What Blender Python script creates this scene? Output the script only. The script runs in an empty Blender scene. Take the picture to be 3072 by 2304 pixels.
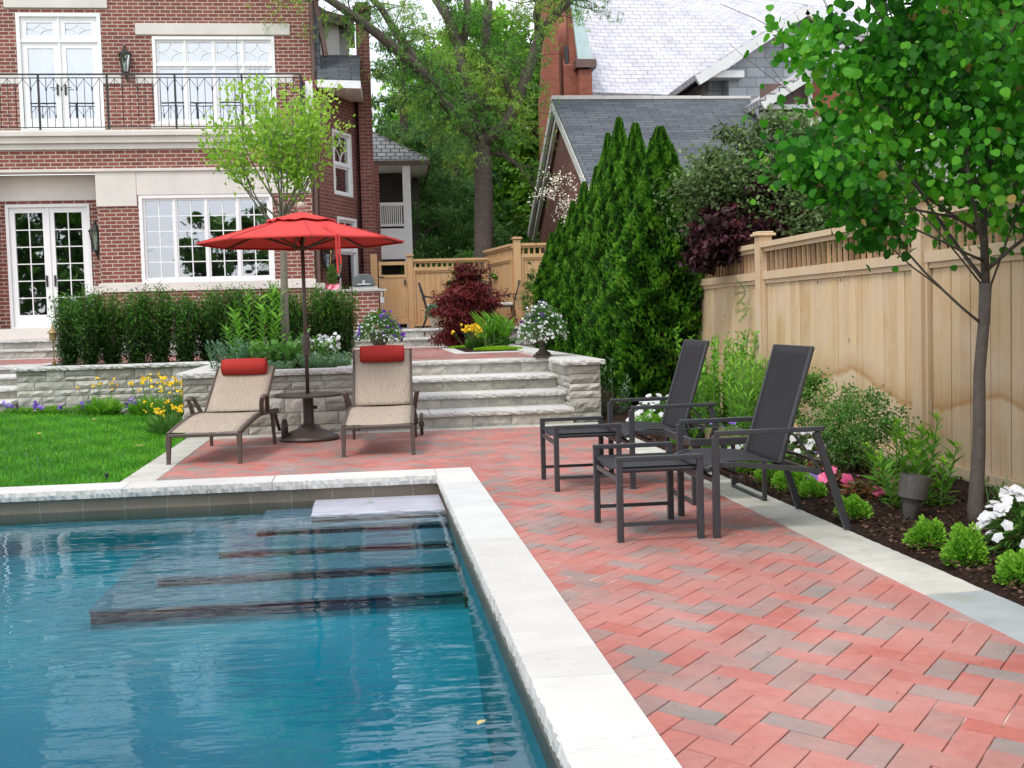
import bpy, math, random
import numpy as np
from mathutils import Vector, Matrix
from math import radians, sin, cos, pi

SC = bpy.context.scene
COL = SC.collection

# ------------------------------------------------------------------ camera
cam_d = bpy.data.cameras.new("camera"); cam = bpy.data.objects.new("camera", cam_d); COL.objects.link(cam)
cam_d.sensor_width = 36.0; cam_d.lens = 41.11; cam_d.clip_start = 0.05; cam_d.clip_end = 900
YAW, PIT, ROL = 0.12217499, 0.05740887, -0.02723968
_f = Vector((sin(YAW)*cos(PIT), cos(YAW)*cos(PIT), -sin(PIT)))
_r = Vector((cos(YAW), -sin(YAW), 0)); _u = _r.cross(_f)
_r2 = cos(ROL)*_r + sin(ROL)*_u; _u2 = -sin(ROL)*_r + cos(ROL)*_u
_m = Matrix(((_r2.x, _u2.x, -_f.x), (_r2.y, _u2.y, -_f.y), (_r2.z, _u2.z, -_f.z))).to_4x4()
_m.translation = Vector((0, 0, 1.3))
cam.matrix_world = _m
SC.camera = cam

# ------------------------------------------------------------------ sky, sun, exposure
SUN_EL, SUN_AZ = radians(56), radians(222)      # azimuth clockwise from +Y: behind the viewer
w = bpy.data.worlds.new("World"); SC.world = w; w.use_nodes = True
nt = w.node_tree; nt.nodes.clear()
out = nt.nodes.new("ShaderNodeOutputWorld"); bg = nt.nodes.new("ShaderNodeBackground")
sky = nt.nodes.new("ShaderNodeTexSky"); sky.sky_type = 'NISHITA'; sky.sun_disc = False
sky.sun_elevation = SUN_EL; sky.sun_rotation = SUN_AZ
tc = nt.nodes.new("ShaderNodeTexCoord"); no = nt.nodes.new("ShaderNodeTexNoise")
no.inputs["Scale"].default_value = 3.0; no.inputs["Detail"].default_value = 5
rmp = nt.nodes.new("ShaderNodeValToRGB")
rmp.color_ramp.elements[0].position = 0.34; rmp.color_ramp.elements[0].color = (0.55, 0.55, 0.55, 1)
rmp.color_ramp.elements[1].position = 0.62; rmp.color_ramp.elements[1].color = (1, 1, 1, 1)
mx = nt.nodes.new("ShaderNodeMixRGB"); mx.inputs[2].default_value = (9.6, 9.9, 10.6, 1)
nt.links.new(tc.outputs["Generated"], no.inputs["Vector"]); nt.links.new(no.outputs["Fac"], rmp.inputs["Fac"])
nt.links.new(rmp.outputs["Color"], mx.inputs[0]); nt.links.new(sky.outputs["Color"], mx.inputs[1])
nt.links.new(mx.outputs[0], bg.inputs["Color"]); bg.inputs["Strength"].default_value = 0.12
nt.links.new(bg.outputs[0], out.inputs["Surface"])
sd = bpy.data.lights.new("sun", 'SUN'); sd.energy = 1.4; sd.angle = radians(14); sd.color = (1.0, 0.965, 0.9)
so = bpy.data.objects.new("sun", sd); COL.objects.link(so)
_sdir = Vector((sin(SUN_AZ)*cos(SUN_EL), cos(SUN_AZ)*cos(SUN_EL), sin(SUN_EL)))
so.rotation_euler = _sdir.to_track_quat('Z', 'Y').to_euler()
so.location = (0, -5, 12)
SC.view_settings.view_transform = 'Standard'; SC.view_settings.look = 'None'
SC.view_settings.exposure = 0.6; SC.view_settings.gamma = 1.0
SC.cycles.max_bounces = 7; SC.cycles.transparent_max_bounces = 12
SC.cycles.diffuse_bounces = 3; SC.cycles.glossy_bounces = 3; SC.cycles.transmission_bounces = 3
SC.cycles.caustics_reflective = False; SC.cycles.caustics_refractive = False
SC.cycles.use_denoising = True

# ------------------------------------------------------------------ tagging
def tag(o, label=None, cat=None, group=None, kind=None):
    if label: o["label"] = label
    if cat: o["category"] = cat
    if group: o["group"] = group
    if kind: o["kind"] = kind
    return o

def thing(name, label, cat, loc=(0, 0, 0), rz=0.0, group=None):
    o = bpy.data.objects.new(name, None); o.empty_display_size = 0.1
    o.location = loc; o.rotation_euler = (0, 0, rz); COL.objects.link(o)
    return tag(o, label, cat, group)

def root_of(o):
    while o.parent is not None: o = o.parent
    return o

def copy_thing(o, loc=None, rz=None, label=None, group=None, parent=None, scale=None):
    c = o.copy(); COL.objects.link(c); c.parent = parent
    if loc is not None: c.location = loc
    if rz is not None: c.rotation_euler = (0, 0, rz)
    if scale is not None: c.scale = scale
    if label: c["label"] = label
    if group: c["group"] = group
    for ch in list(o.children): copy_thing(ch, parent=c)
    return c

ORD = ["first", "second", "third", "fourth", "fifth", "sixth", "seventh", "eighth", "ninth", "tenth",
       "eleventh", "twelfth", "thirteenth", "fourteenth", "fifteenth", "sixteenth"]

# ------------------------------------------------------------------ node material helpers
def nmat(name):
    m = bpy.data.materials.new(name); m.use_nodes = True
    t = m.node_tree; b = t.nodes["Principled BSDF"]
    return m, t, b

def N(t, kind, **kw):
    n = t.nodes.new(kind)
    for k, v in kw.items():
        if hasattr(n, k): setattr(n, k, v)
        else: n.inputs[k.replace("_", " ")].default_value = v
    return n

def L(t, a, b): t.links.new(a, b)
def c4(c): return (c[0], c[1], c[2], 1.0)

def ramp(t, fac, stops):
    r = t.nodes.new("ShaderNodeValToRGB"); e = r.color_ramp.elements
    while len(e) < len(stops): e.new(0.5)
    for i, (p, c) in enumerate(stops):
        e[i].position = p; e[i].color = c4(c)
    L(t, fac, r.inputs["Fac"]); return r

def coords(t, space="Object"):
    n = t.nodes.new("ShaderNodeTexCoord"); return n.outputs[space]

def add_bump(t, b, h, strength=0.3, dist=0.01):
    bp = t.nodes.new("ShaderNodeBump"); bp.inputs["Strength"].default_value = strength
    bp.inputs["Distance"].default_value = dist
    L(t, h, bp.inputs["Height"]); L(t, bp.outputs["Normal"], b.inputs["Normal"]); return bp

def mix(t, fac, a, b, mode='MIX'):
    n = t.nodes.new("ShaderNodeMixRGB"); n.blend_type = mode
    for s, v in ((0, fac), (1, a), (2, b)):
        if isinstance(v, (int, float)): n.inputs[s].default_value = v
        elif isinstance(v, tuple): n.inputs[s].default_value = c4(v)
        else: L(t, v, n.inputs[s])
    return n.outputs[0]

def noise(t, vec, scale, detail=4, rough=0.55, stretch=None):
    if stretch:
        mp = t.nodes.new("ShaderNodeMapping"); mp.inputs["Scale"].default_value = stretch
        L(t, vec, mp.inputs["Vector"]); vec = mp.outputs["Vector"]
    n = t.nodes.new("ShaderNodeTexNoise"); n.inputs["Scale"].default_value = scale
    n.inputs["Detail"].default_value = detail; n.inputs["Roughness"].default_value = rough
    L(t, vec, n.inputs["Vector"]); return n.outputs["Fac"]

def mat_simple(name, col, rough=0.5, var=0.15, scale=20, metal=0.0, bump=0.0, spec=0.5):
    m, t, b = nmat(name)
    f = noise(t, coords(t), scale)
    lo = tuple(c*(1-var) for c in col); hi = tuple(min(1, c*(1+var)) for c in col)
    r = ramp(t, f, [(0.3, lo), (0.7, hi)])
    L(t, r.outputs["Color"], b.inputs["Base Color"])
    b.inputs["Roughness"].default_value = rough; b.inputs["Metallic"].default_value = metal
    b.inputs["Specular IOR Level"].default_value = spec
    if bump: add_bump(t, b, f, bump, 0.005)
    return m

def mat_rnd(name, stops, rough=0.6, nscale=8, namt=0.35, bump=0.3, bdist=0.004, fine=60, spec=0.4, stain=None):
    """colour chosen per piece by the face attribute rnd, broken up by noise"""
    m, t, b = nmat(name)
    at = N(t, "ShaderNodeAttribute", attribute_name="rnd")
    r = ramp(t, at.outputs["Fac"], stops)
    co = coords(t)
    n1 = noise(t, co, nscale, 6, 0.6)
    g = ramp(t, n1, [(0.3, (1-namt,)*3), (0.7, (1+0*namt,)*3)])
    c = mix(t, 1.0, r.outputs["Color"], g.outputs["Color"], 'MULTIPLY')
    if stain:
        n3 = noise(t, co, stain[1], 5, 0.65)
        rr = ramp(t, n3, [(stain[2], (0, 0, 0)), (stain[3], (1, 1, 1))])
        c = mix(t, rr.outputs["Color"], c, stain[0])
    L(t, c, b.inputs["Base Color"]); b.inputs["Roughness"].default_value = rough
    b.inputs["Specular IOR Level"].default_value = spec
    n2 = noise(t, co, fine, 6, 0.65)
    add_bump(t, b, n2, bump, bdist)
    return m

def mat_brick(name, c1, c2, mortar, bw=0.235, bh=0.0825, ms=0.011, rough=0.85, offset=0.5):
    m, t, b = nmat(name)
    uv = coords(t, "UV")
    br = t.nodes.new("ShaderNodeTexBrick"); br.offset = offset; br.squash = 1.0
    br.inputs["Scale"].default_value = 1.0; br.inputs["Mortar Size"].default_value = ms
    br.inputs["Brick Width"].default_value = bw; br.inputs["Row Height"].default_value = bh
    br.inputs["Mortar Smooth"].default_value = 0.15; br.inputs["Bias"].default_value = 0.0
    br.inputs["Color1"].default_value = c4(c1); br.inputs["Color2"].default_value = c4(c2)
    br.inputs["Mortar"].default_value = c4(mortar)
    # a small wobble keeps the joints from being ruler straight
    nz = t.nodes.new("ShaderNodeTexNoise"); nz.inputs["Scale"].default_value = 9; L(t, uv, nz.inputs["Vector"])
    va = t.nodes.new("ShaderNodeVectorMath"); va.operation = 'MULTIPLY_ADD'
    va.inputs[1].default_value = (0.010, 0.006, 0); L(t, nz.outputs["Color"], va.inputs[0]); L(t, uv, va.inputs[2])
    L(t, va.outputs[0], br.inputs["Vector"])
    n1 = noise(t, uv, 2.2, 6, 0.65); g = ramp(t, n1, [(0.3, (0.80,)*3), (0.7, (1.05,)*3)])
    n2 = noise(t, uv, 55, 4, 0.6); g2 = ramp(t, n2, [(0.3, (0.82,)*3), (0.7, (1.08,)*3)])
    c = mix(t, 1.0, br.outputs["Color"], g.outputs["Color"], 'MULTIPLY')
    c = mix(t, 1.0, c, g2.outputs["Color"], 'MULTIPLY')
    L(t, c, b.inputs["Base Color"]); b.inputs["Roughness"].default_value = rough
    inv = t.nodes.new("ShaderNodeMath"); inv.operation = 'SUBTRACT'; inv.inputs[0].default_value = 1
    L(t, br.outputs["Fac"], inv.inputs[1]); add_bump(t, b, inv.outputs[0], 0.7, 0.012)
    return m

def mat_leaf(name, stops, trans=0.3, rough=0.5, spec=0.35):
    m, t, b = nmat(name)
    at = N(t, "ShaderNodeAttribute", attribute_name="rnd")
    r = ramp(t, at.outputs["Fac"], stops)
    L(t, r.outputs["Color"], b.inputs["Base Color"])
    b.inputs["Roughness"].default_value = rough; b.inputs["Specular IOR Level"].default_value = spec*.6
    tr = t.nodes.new("ShaderNodeBsdfTranslucent")
    hs = t.nodes.new("ShaderNodeHueSaturation"); hs.inputs["Value"].default_value = 1.5
    L(t, r.outputs["Color"], hs.inputs["Color"]); L(t, hs.outputs[0], tr.inputs["Color"])
    ms = t.nodes.new("ShaderNodeMixShader"); ms.inputs[0].default_value = trans
    L(t, b.outputs[0], ms.inputs[1]); L(t, tr.outputs[0], ms.inputs[2])
    L(t, ms.outputs[0], t.nodes["Material Output"].inputs["Surface"])
    return m

# ------------------------------------------------------------------ mesh builder
class MB:
    def __init__(s): s.v = []; s.f = []; s.r = []; s.cur = 0.5
    def add(s, vs, fs, r=None):
        o = len(s.v); s.v += [tuple(p) for p in vs]
        for f in fs: s.f.append(tuple(i+o for i in f)); s.r.append(s.cur if r is None else r)
        return s
    def box(s, x0, x1, y0, y1, z0, z1, r=None):
        vs = [(x0,y0,z0),(x1,y0,z0),(x1,y1,z0),(x0,y1,z0),(x0,y0,z1),(x1,y0,z1),(x1,y1,z1),(x0,y1,z1)]
        return s.add(vs, [(0,3,2,1),(4,5,6,7),(0,1,5,4),(1,2,6,5),(2,3,7,6),(3,0,4,7)], r)
    def bar(s, a, b, w, h, up=(0,0,1), r=None, w2=None, h2=None):
        """square-section bar from a to b, w across, h along up"""
        a, b = Vector(a), Vector(b); d = (b-a).normalized(); up = Vector(up)
        sd = d.cross(up)
        if sd.length < 1e-4: up = Vector((0,1,0)); sd = d.cross(up)
        sd.normalize(); u = sd.cross(d).normalized()
        w2 = w if w2 is None else w2; h2 = h if h2 is None else h2; vs = []
        for p, ww, hh in ((a, w, h), (b, w2, h2)):
            for i, j in ((-1,-1),(1,-1),(1,1),(-1,1)): vs.append(p + sd*(i*ww/2) + u*(j*hh/2))
        return s.add(vs, [(0,3,2,1),(4,5,6,7),(0,1,5,4),(1,2,6,5),(2,3,7,6),(3,0,4,7)], r)
    def tube(s, pts, rad, n=8, cap=True, r=None, flat=1.0):
        pts = [Vector(p) for p in pts]
        if not hasattr(rad, '__len__'): rad = [rad]*len(pts)
        ref = Vector((0,0,1)); vs = []; prev = None
        for i, p in enumerate(pts):
            d = (pts[min(i+1, len(pts)-1)] - pts[max(i-1, 0)])
            if d.length < 1e-9: d = Vector((0,0,1))
            d.normalize()
            if prev is None:
                a = d.cross(ref)
                if a.length < 0.05: a = d.cross(Vector((0,1,0)))
                a.normalize()
            else:
                a = prev - d*prev.dot(d)
                if a.length < 1e-5: a = d.cross(ref)
                a.normalize()
            prev = a; b = d.cross(a)
            for k in range(n):
                t = 2*pi*k/n; vs.append(p + a*(cos(t)*rad[i]) + b*(sin(t)*rad[i]*flat))
        fs = []
        for i in range(len(pts)-1):
            for k in range(n):
                k2 = (k+1) % n; fs.append((i*n+k, i*n+k2, (i+1)*n+k2, (i+1)*n+k))
        if cap: fs.append(tuple(range(n-1, -1, -1))); fs.append(tuple((len(pts)-1)*n+k for k in range(n)))
        return s.add(vs, fs, r)
    def lathe(s, prof, c=(0,0,0), n=24, r=None):
        vs = []; fs = []
        for (rr, z) in prof:
            for k in range(n):
                t = 2*pi*k/n; vs.append((c[0]+rr*cos(t), c[1]+rr*sin(t), c[2]+z))
        for i in range(len(prof)-1):
            for k in range(n):
                k2 = (k+1) % n; fs.append((i*n+k, i*n+k2, (i+1)*n+k2, (i+1)*n+k))
        fs.append(tuple(range(n-1, -1, -1))); fs.append(tuple((len(prof)-1)*n+k for k in range(n)))
        return s.add(vs, fs, r)
    def prism(s, poly, z0, z1, r=None):
        n = len(poly)
        vs = [(x, y, z0) for x, y in poly] + [(x, y, z1) for x, y in poly]
        fs = [tuple(range(n-1, -1, -1)), tuple(range(n, 2*n))] + [(i, (i+1) % n, (i+1) % n + n, i+n) for i in range(n)]
        return s.add(vs, fs, r)
    def slab(s, pts, off, r=None):
        """closed plate: polygon pts in 3-D pushed along off"""
        n = len(pts); off = Vector(off); a = [Vector(p) for p in pts]; vs = a + [p+off for p in a]
        fs = [tuple(range(n-1, -1, -1)), tuple(range(n, 2*n))] + [(i, (i+1) % n, (i+1) % n + n, i+n) for i in range(n)]
        return s.add(vs, fs, r)
    def grid(s, nx, ny, fn, r=None):
        vs = [fn(i/nx, j/ny) for j in range(ny+1) for i in range(nx+1)]
        fs = [(j*(nx+1)+i, j*(nx+1)+i+1, (j+1)*(nx+1)+i+1, (j+1)*(nx+1)+i) for j in range(ny) for i in range(nx)]
        return s.add(vs, fs, r)
    def build(s, name, mat, parent=None, smooth=False, bevel=0.0, seg=1, world=False, solid=0.0, uv=True):
        v = s.v
        if world and parent is not None:
            o = root_of(parent).location; v = [(p[0]-o.x, p[1]-o.y, p[2]-o.z) for p in v]
        me = bpy.data.meshes.new(name); me.from_pydata(v, [], s.f); me.validate(clean_customdata=False)
        if len(me.polygons) == len(s.r):
            at = me.attributes.new("rnd", 'FLOAT', 'FACE'); at.data.foreach_set("value", s.r)
        if uv: box_uv(me)
        me.materials.append(mat)
        if smooth: me.polygons.foreach_set("use_smooth", [True]*len(me.polygons))
        ob = bpy.data.objects.new(name, me); COL.objects.link(ob)
        if parent is not None: ob.parent = parent
        if solid:
            md = ob.modifiers.new("solid", 'SOLIDIFY'); md.thickness = solid; md.offset = 0
        if bevel:
            md = ob.modifiers.new("bevel", 'BEVEL'); md.width = bevel; md.segments = seg; md.limit_method = 'ANGLE'
            md.angle_limit = radians(40)
        return ob

def box_uv(me):
    n = len(me.loops)
    if n == 0: return
    co = np.empty(len(me.vertices)*3); me.vertices.foreach_get("co", co); co = co.reshape(-1, 3)
    li = np.empty(n, dtype=np.int32); me.loops.foreach_get("vertex_index", li)
    pn = np.empty(len(me.polygons)*3); me.polygons.foreach_get("normal", pn); pn = pn.reshape(-1, 3)
    lt = np.empty(len(me.polygons), dtype=np.int32); me.polygons.foreach_get("loop_total", lt)
    fn = np.repeat(pn, lt, axis=0); p = co[li]
    if len(p) != len(fn): return
    t = np.cross(np.array([0, 0, 1.0]), fn); tl = np.linalg.norm(t, axis=1)
    flat = np.abs(fn[:, 2]) > 0.97
    t[flat] = (1, 0, 0); tl[flat] = 1; tl[tl < 1e-9] = 1; t /= tl[:, None]
    b = np.cross(fn, t); b[flat] = (0, 1, 0)
    uv = np.stack([(p*t).sum(1), (p*b).sum(1)], axis=1).astype(np.float32)
    l = me.uv_layers.new(name="UVMap"); l.data.foreach_set("uv", uv.ravel())

# ------------------------------------------------------------------ leaves
TPL = {
 'quad':  np.array([(-.5,0,0),(0,.32,.06),(.5,0,0),(0,-.32,.06)], float),
 'blade': np.array([(-.5,0,0),(-.1,.12,.03),(.5,0,-.05),(-.1,-.12,.03)], float),
 'thin':  np.array([(-.5,0,0),(0,.07,0),(.5,0,0),(0,-.07,0)], float),
 'round': np.array([(-.5,0,0),(-.42,.34,.05),(-.1,.5,.09),(.26,.36,.05),(.52,0,-.03),(.26,-.36,.05),(-.1,-.5,.09),(-.42,-.34,.05)], float),
 'oval':  np.array([(-.5,0,0),(-.2,.26,.06),(.2,.24,.04),(.5,0,-.06),(.2,-.24,.04),(-.2,-.26,.06)], float),
}
def leaf_mesh(name, P, D, S, mat, parent=None, shape='quad', rnd=None, Nrm=None, rng=None, jit=0.6, world=False):
    """one mesh of separate leaves: centres P, long directions D, sizes S"""
    rng = rng or np.random.default_rng(1)
    P = np.asarray(P, float); n = len(P); D = np.asarray(D, float)
    D = D + rng.normal(0, jit*0.4, (n, 3)); D /= np.linalg.norm(D, axis=1)[:, None] + 1e-9
    if Nrm is None: Nrm = rng.normal(0, 1, (n, 3))*jit + np.array([0, 0, 1.0])
    B = np.cross(Nrm, D); B /= np.linalg.norm(B, axis=1)[:, None] + 1e-9
    Nn = np.cross(D, B)
    T = TPL[shape]; k = len(T)
    if world and parent is not None:
        o = root_of(parent).location; P = P - np.array([o.x, o.y, o.z])
    S = np.broadcast_to(np.asarray(S, float), (n,))
    V = P[:, None, :] + S[:, None, None]*(T[None, :, 0, None]*D[:, None] + T[None, :, 1, None]*B[:, None] + T[None, :, 2, None]*Nn[:, None])
    me = bpy.data.meshes.new(name); me.vertices.add(n*k); me.vertices.foreach_set("co", V.ravel())
    me.loops.add(n*k); me.loops.foreach_set("vertex_index", np.arange(n*k, dtype=np.int32))
    me.polygons.add(n); me.polygons.foreach_set("loop_start", np.arange(0, n*k, k, dtype=np.int32))
    me.polygons.foreach_set("loop_total", np.full(n, k, dtype=np.int32))
    me.update(calc_edges=True)
    if rnd is None: rnd = rng.random(n)
    at = me.attributes.new("rnd", 'FLOAT', 'FACE'); at.data.foreach_set("value", np.clip(rnd, 0, 1).astype(np.float32))
    me.materials.append(mat)
    ob = bpy.data.objects.new(name, me); COL.objects.link(ob)
    if parent is not None: ob.parent = parent
    return ob

def unit(v): return v/(np.linalg.norm(v, axis=-1, keepdims=True) + 1e-9)

# ------------------------------------------------------------------ rough stone
def stone_face(mb, o, u, n, Ln, Ht, depth, rng, cell=0.045, r=None):
    """split-faced stone: rectangle from o along u (length) and z (height), bulging along n"""
    nx = max(2, int(Ln/cell)); nz = max(2, int(Ht/cell)); o = Vector(o); u = Vector(u); n = Vector(n)
    ph = rng.uniform(0, 10); a1 = rng.uniform(4, 9); b1 = rng.uniform(-6, 6); base = rng.uniform(0.35, 0.9)
    idx = [[0]*(nx+1) for _ in range(nz+1)]; vs = []
    for j in range(nz+1):
        for i in range(nx+1):
            s, t = i/nx, j/nz
            edge = min(i, nx-i, j, nz-j)
            d = 0.0 if edge == 0 else depth*(base + 0.35*sin(a1*s*Ln*4+b1*t+ph) + rng.uniform(-.32, .32))
            ds = rng.uniform(-.25, .25)/nx if 0 < i < nx else 0; dt = rng.uniform(-.25, .25)/nz if 0 < j < nz else 0
            vs.append(o + u*((s+ds)*Ln) + Vector((0, 0, (t+dt)*Ht)) + n*d)
    k = nx+1; fs = [(j*k+i, j*k+i+1, (j+1)*k+i+1, (j+1)*k+i) for j in range(nz) for i in range(nx)]
    if Vector((0,0,1)).cross(u).dot(n) > 0: fs = [tuple(reversed(f)) for f in fs]
    mb.add(vs, fs, rng.random() if r is None else r)

def ashlar(mb, o, u, n, Ln, Ht, rng, depth=0.022, hs=(0.09, 0.12, 0.15, 0.18), ls=(0.22, 0.62), gap=0.009):
    z = 0.0; o = Vector(o); u = Vector(u)
    while z < Ht - 0.03:
        h = rng.choice(hs)
        if Ht - z - h < 0.07: h = Ht - z
        x = 0.0
        while x < Ln - 0.02:
            l = rng.uniform(*ls)
            if Ln - x - l < 0.15: l = Ln - x
            if h >= 0.15 and rng.random() < 0.35:
                hh = h*rng.uniform(.4, .6)
                for z0, h0 in ((0, hh), (hh, h-hh)):
                    stone_face(mb, o+u*(x+gap/2)+Vector((0, 0, z+z0+gap/2)), u, n, l-gap, h0-gap, depth, rng)
            else:
                stone_face(mb, o+u*(x+gap/2)+Vector((0, 0, z+gap/2)), u, n, l-gap, h-gap, depth, rng)
            x += l
        z += h

def rough_slab(mb, poly, z0, z1, rough, rng, step=0.05, amp=0.012, r=None, bev=0.006):
    """stone slab over polygon poly (ccw); edges flagged in rough are split, the others sawn"""
    n = len(poly); P = []; Rf = []; Nn = []
    for i in range(n):
        a = Vector(poly[i]); b = Vector(poly[(i+1) % n]); d = b-a; ln = d.length; d.normalize()
        nr = Vector((d.y, -d.x)); k = max(1, int(ln/step)) if rough[i] else 1
        for j in range(k):
            P.append(a+d*(ln*j/k)); Rf.append(rough[i] and j > 0); Nn.append(nr)
    m = len(P); vs = []
    for lev, (z, o) in enumerate(((z1, -bev), (z1-bev*1.3, 0), ((z0+z1)/2, .35), (z0, -.2))):
        for i in range(m):
            q = P[i]
            if lev < 2:
                off = (rng.uniform(-amp, amp)*0.5 if Rf[i] else 0) + o
            else: off = (rng.uniform(-amp, amp)+amp*o*1.5) if Rf[i] else 0
            zz = z + (rng.uniform(-.006, .004) if (lev == 2 and Rf[i]) else 0)
            c = Vector((sum(p[0] for p in poly)/n, sum(p[1] for p in poly)/n))
            if lev == 0:
                dd = (q-c); q2 = q - Vector((math.copysign(min(bev, abs(dd.x)), dd.x), math.copysign(min(bev, abs(dd.y)), dd.y))) + Nn[i]*(off+bev)
            else: q2 = q + Nn[i]*off
            vs.append((q2.x, q2.y, zz))
    fs = [tuple(range(m))]
    for l in range(3):
        for i in range(m):
            i2 = (i+1) % m; fs.append((l*m+i, (l+1)*m+i, (l+1)*m+i2, l*m+i2))
    fs.append(tuple(3*m+i for i in range(m-1, -1, -1)))
    mb.add(vs, fs, rng.random() if r is None else r)

# ------------------------------------------------------------------ herringbone clay pavers at 45 degrees
def herringbone(mb, inside, bbox, z, W=0.102, gap=0.0040, chamfer=True, rng=random, zfn=None, YS=1.2):
    x0, x1, y0, y1 = bbox; y0 /= YS; y1 /= YS; v_start = len(mb.v)
    _in = inside; inside = lambda X, Y: _in(X, Y*YS)
    c = s = math.sqrt(.5)
    cx, cy = (x0+x1)/2, (y0+y1)/2; R = math.hypot(x1-x0, y1-y0)/2 + .5; k = int(R/W)+2
    for i in range(-k, k):
        for j in range(-k, k):
            t = (i-j) % 4
            if t == 0: u0, v0, lu, lv = i*W, j*W, 2*W, W
            elif t == 3: u0, v0, lu, lv = i*W, j*W, W, 2*W
            else: continue
            mu, mv = u0+lu/2, v0+lv/2
            X, Y = cx + c*mu - s*mv, cy + s*mu + c*mv
            if not inside(X, Y): continue
            g = gap/2; tz = [rng.uniform(-.0012, .0012) for _ in range(4)]
            ps = []
            for (a, b), dz in zip(((u0+g, v0+g), (u0+lu-g, v0+g), (u0+lu-g, v0+lv-g), (u0+g, v0+lv-g)), tz):
                ps.append((cx+c*a-s*b, cy+s*a+c*b, z+dz+(zfn(X, Y) if zfn else 0)))
            rr = rng.random()
            if chamfer:
                mx_, my_ = sum(p[0] for p in ps)/4, sum(p[1] for p in ps)/4
                top = []
                for (a, b), dz in zip(((u0+g+.0018, v0+g+.0018), (u0+lu-g-.0018, v0+g+.0018), (u0+lu-g-.0018, v0+lv-g-.0018), (u0+g+.0018, v0+lv-g-.0018)), tz):
                    top.append((cx+c*a-s*b, cy+s*a+c*b, z+dz))
                low = [(p[0], p[1], p[2]-.0022) for p in ps]; bot = [(p[0], p[1], p[2]-.012) for p in ps]
                mb.add(top+low+bot, [(0,1,2,3)]+[(4+q, 4+(q+1) % 4, (q+1) % 4, q) for q in range(4)]
                       + [(8+q, 8+(q+1) % 4, 4+(q+1) % 4, 4+q) for q in range(4)], rr)
            else: mb.add(ps, [(0,1,2,3)], rr)
    for q in range(v_start, len(mb.v)): p = mb.v[q]; mb.v[q] = (p[0], p[1]*YS, p[2])
# ================================================================== materials
M = {}
def paver_mat():
    m, t, b = nmat("clay_paver"); co = coords(t)
    at = N(t, "ShaderNodeAttribute", attribute_name="rnd")
    n0 = noise(t, co, 6, 3, 0.5); ma = t.nodes.new("ShaderNodeMath"); ma.operation = 'MULTIPLY_ADD'; ma.inputs[1].default_value = 0.42
    ms = t.nodes.new("ShaderNodeMath"); ms.operation = 'SUBTRACT'; ms.inputs[1].default_value = 0.21
    L(t, n0, ma.inputs[0]); L(t, at.outputs["Fac"], ma.inputs[2]); L(t, ma.outputs[0], ms.inputs[0])
    r = ramp(t, ms.outputs[0], [(0.0, (0.375, 0.108, 0.083)), (0.28, (0.42, 0.145, 0.115)), (0.50, (0.385, 0.15, 0.125)), (0.66, (0.33, 0.158, 0.135)), (0.84, (0.265, 0.18, 0.16)), (1.0, (0.225, 0.187, 0.168))])
    n1 = noise(t, co, 24, 6, 0.65); g = ramp(t, n1, [(0.3, (0.86,)*3), (0.7, (1.08,)*3)])
    c = mix(t, 1.0, r.outputs["Color"], g.outputs["Color"], 'MULTIPLY')
    n2 = noise(t, co, 1.7, 5, 0.62); r2 = ramp(t, n2, [(0.42, (0, 0, 0)), (0.74, (0.5,)*3)]); c = mix(t, r2.outputs["Color"], c, (0.50, 0.30, 0.265))
    n3 = noise(t, co, 8.5, 6, 0.7); r3 = ramp(t, n3, [(0.66, (0, 0, 0)), (0.78, (0.6,)*3)]); c = mix(t, r3.outputs["Color"], c, (0.72, 0.60, 0.56))
    n4 = noise(t, co, 0.9, 4, 0.6); r4 = ramp(t, n4, [(0.3, (0.80,)*3), (0.6, (1.03,)*3)]); c = mix(t, 1.0, c, r4.outputs["Color"], 'MULTIPLY')
    L(t, c, b.inputs["Base Color"]); b.inputs["Roughness"].default_value = 0.72; b.inputs["Specular IOR Level"].default_value = 0.45
    add_bump(t, b, noise(t, co, 190, 5, 0.7), 0.35, 0.002); return m
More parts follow.
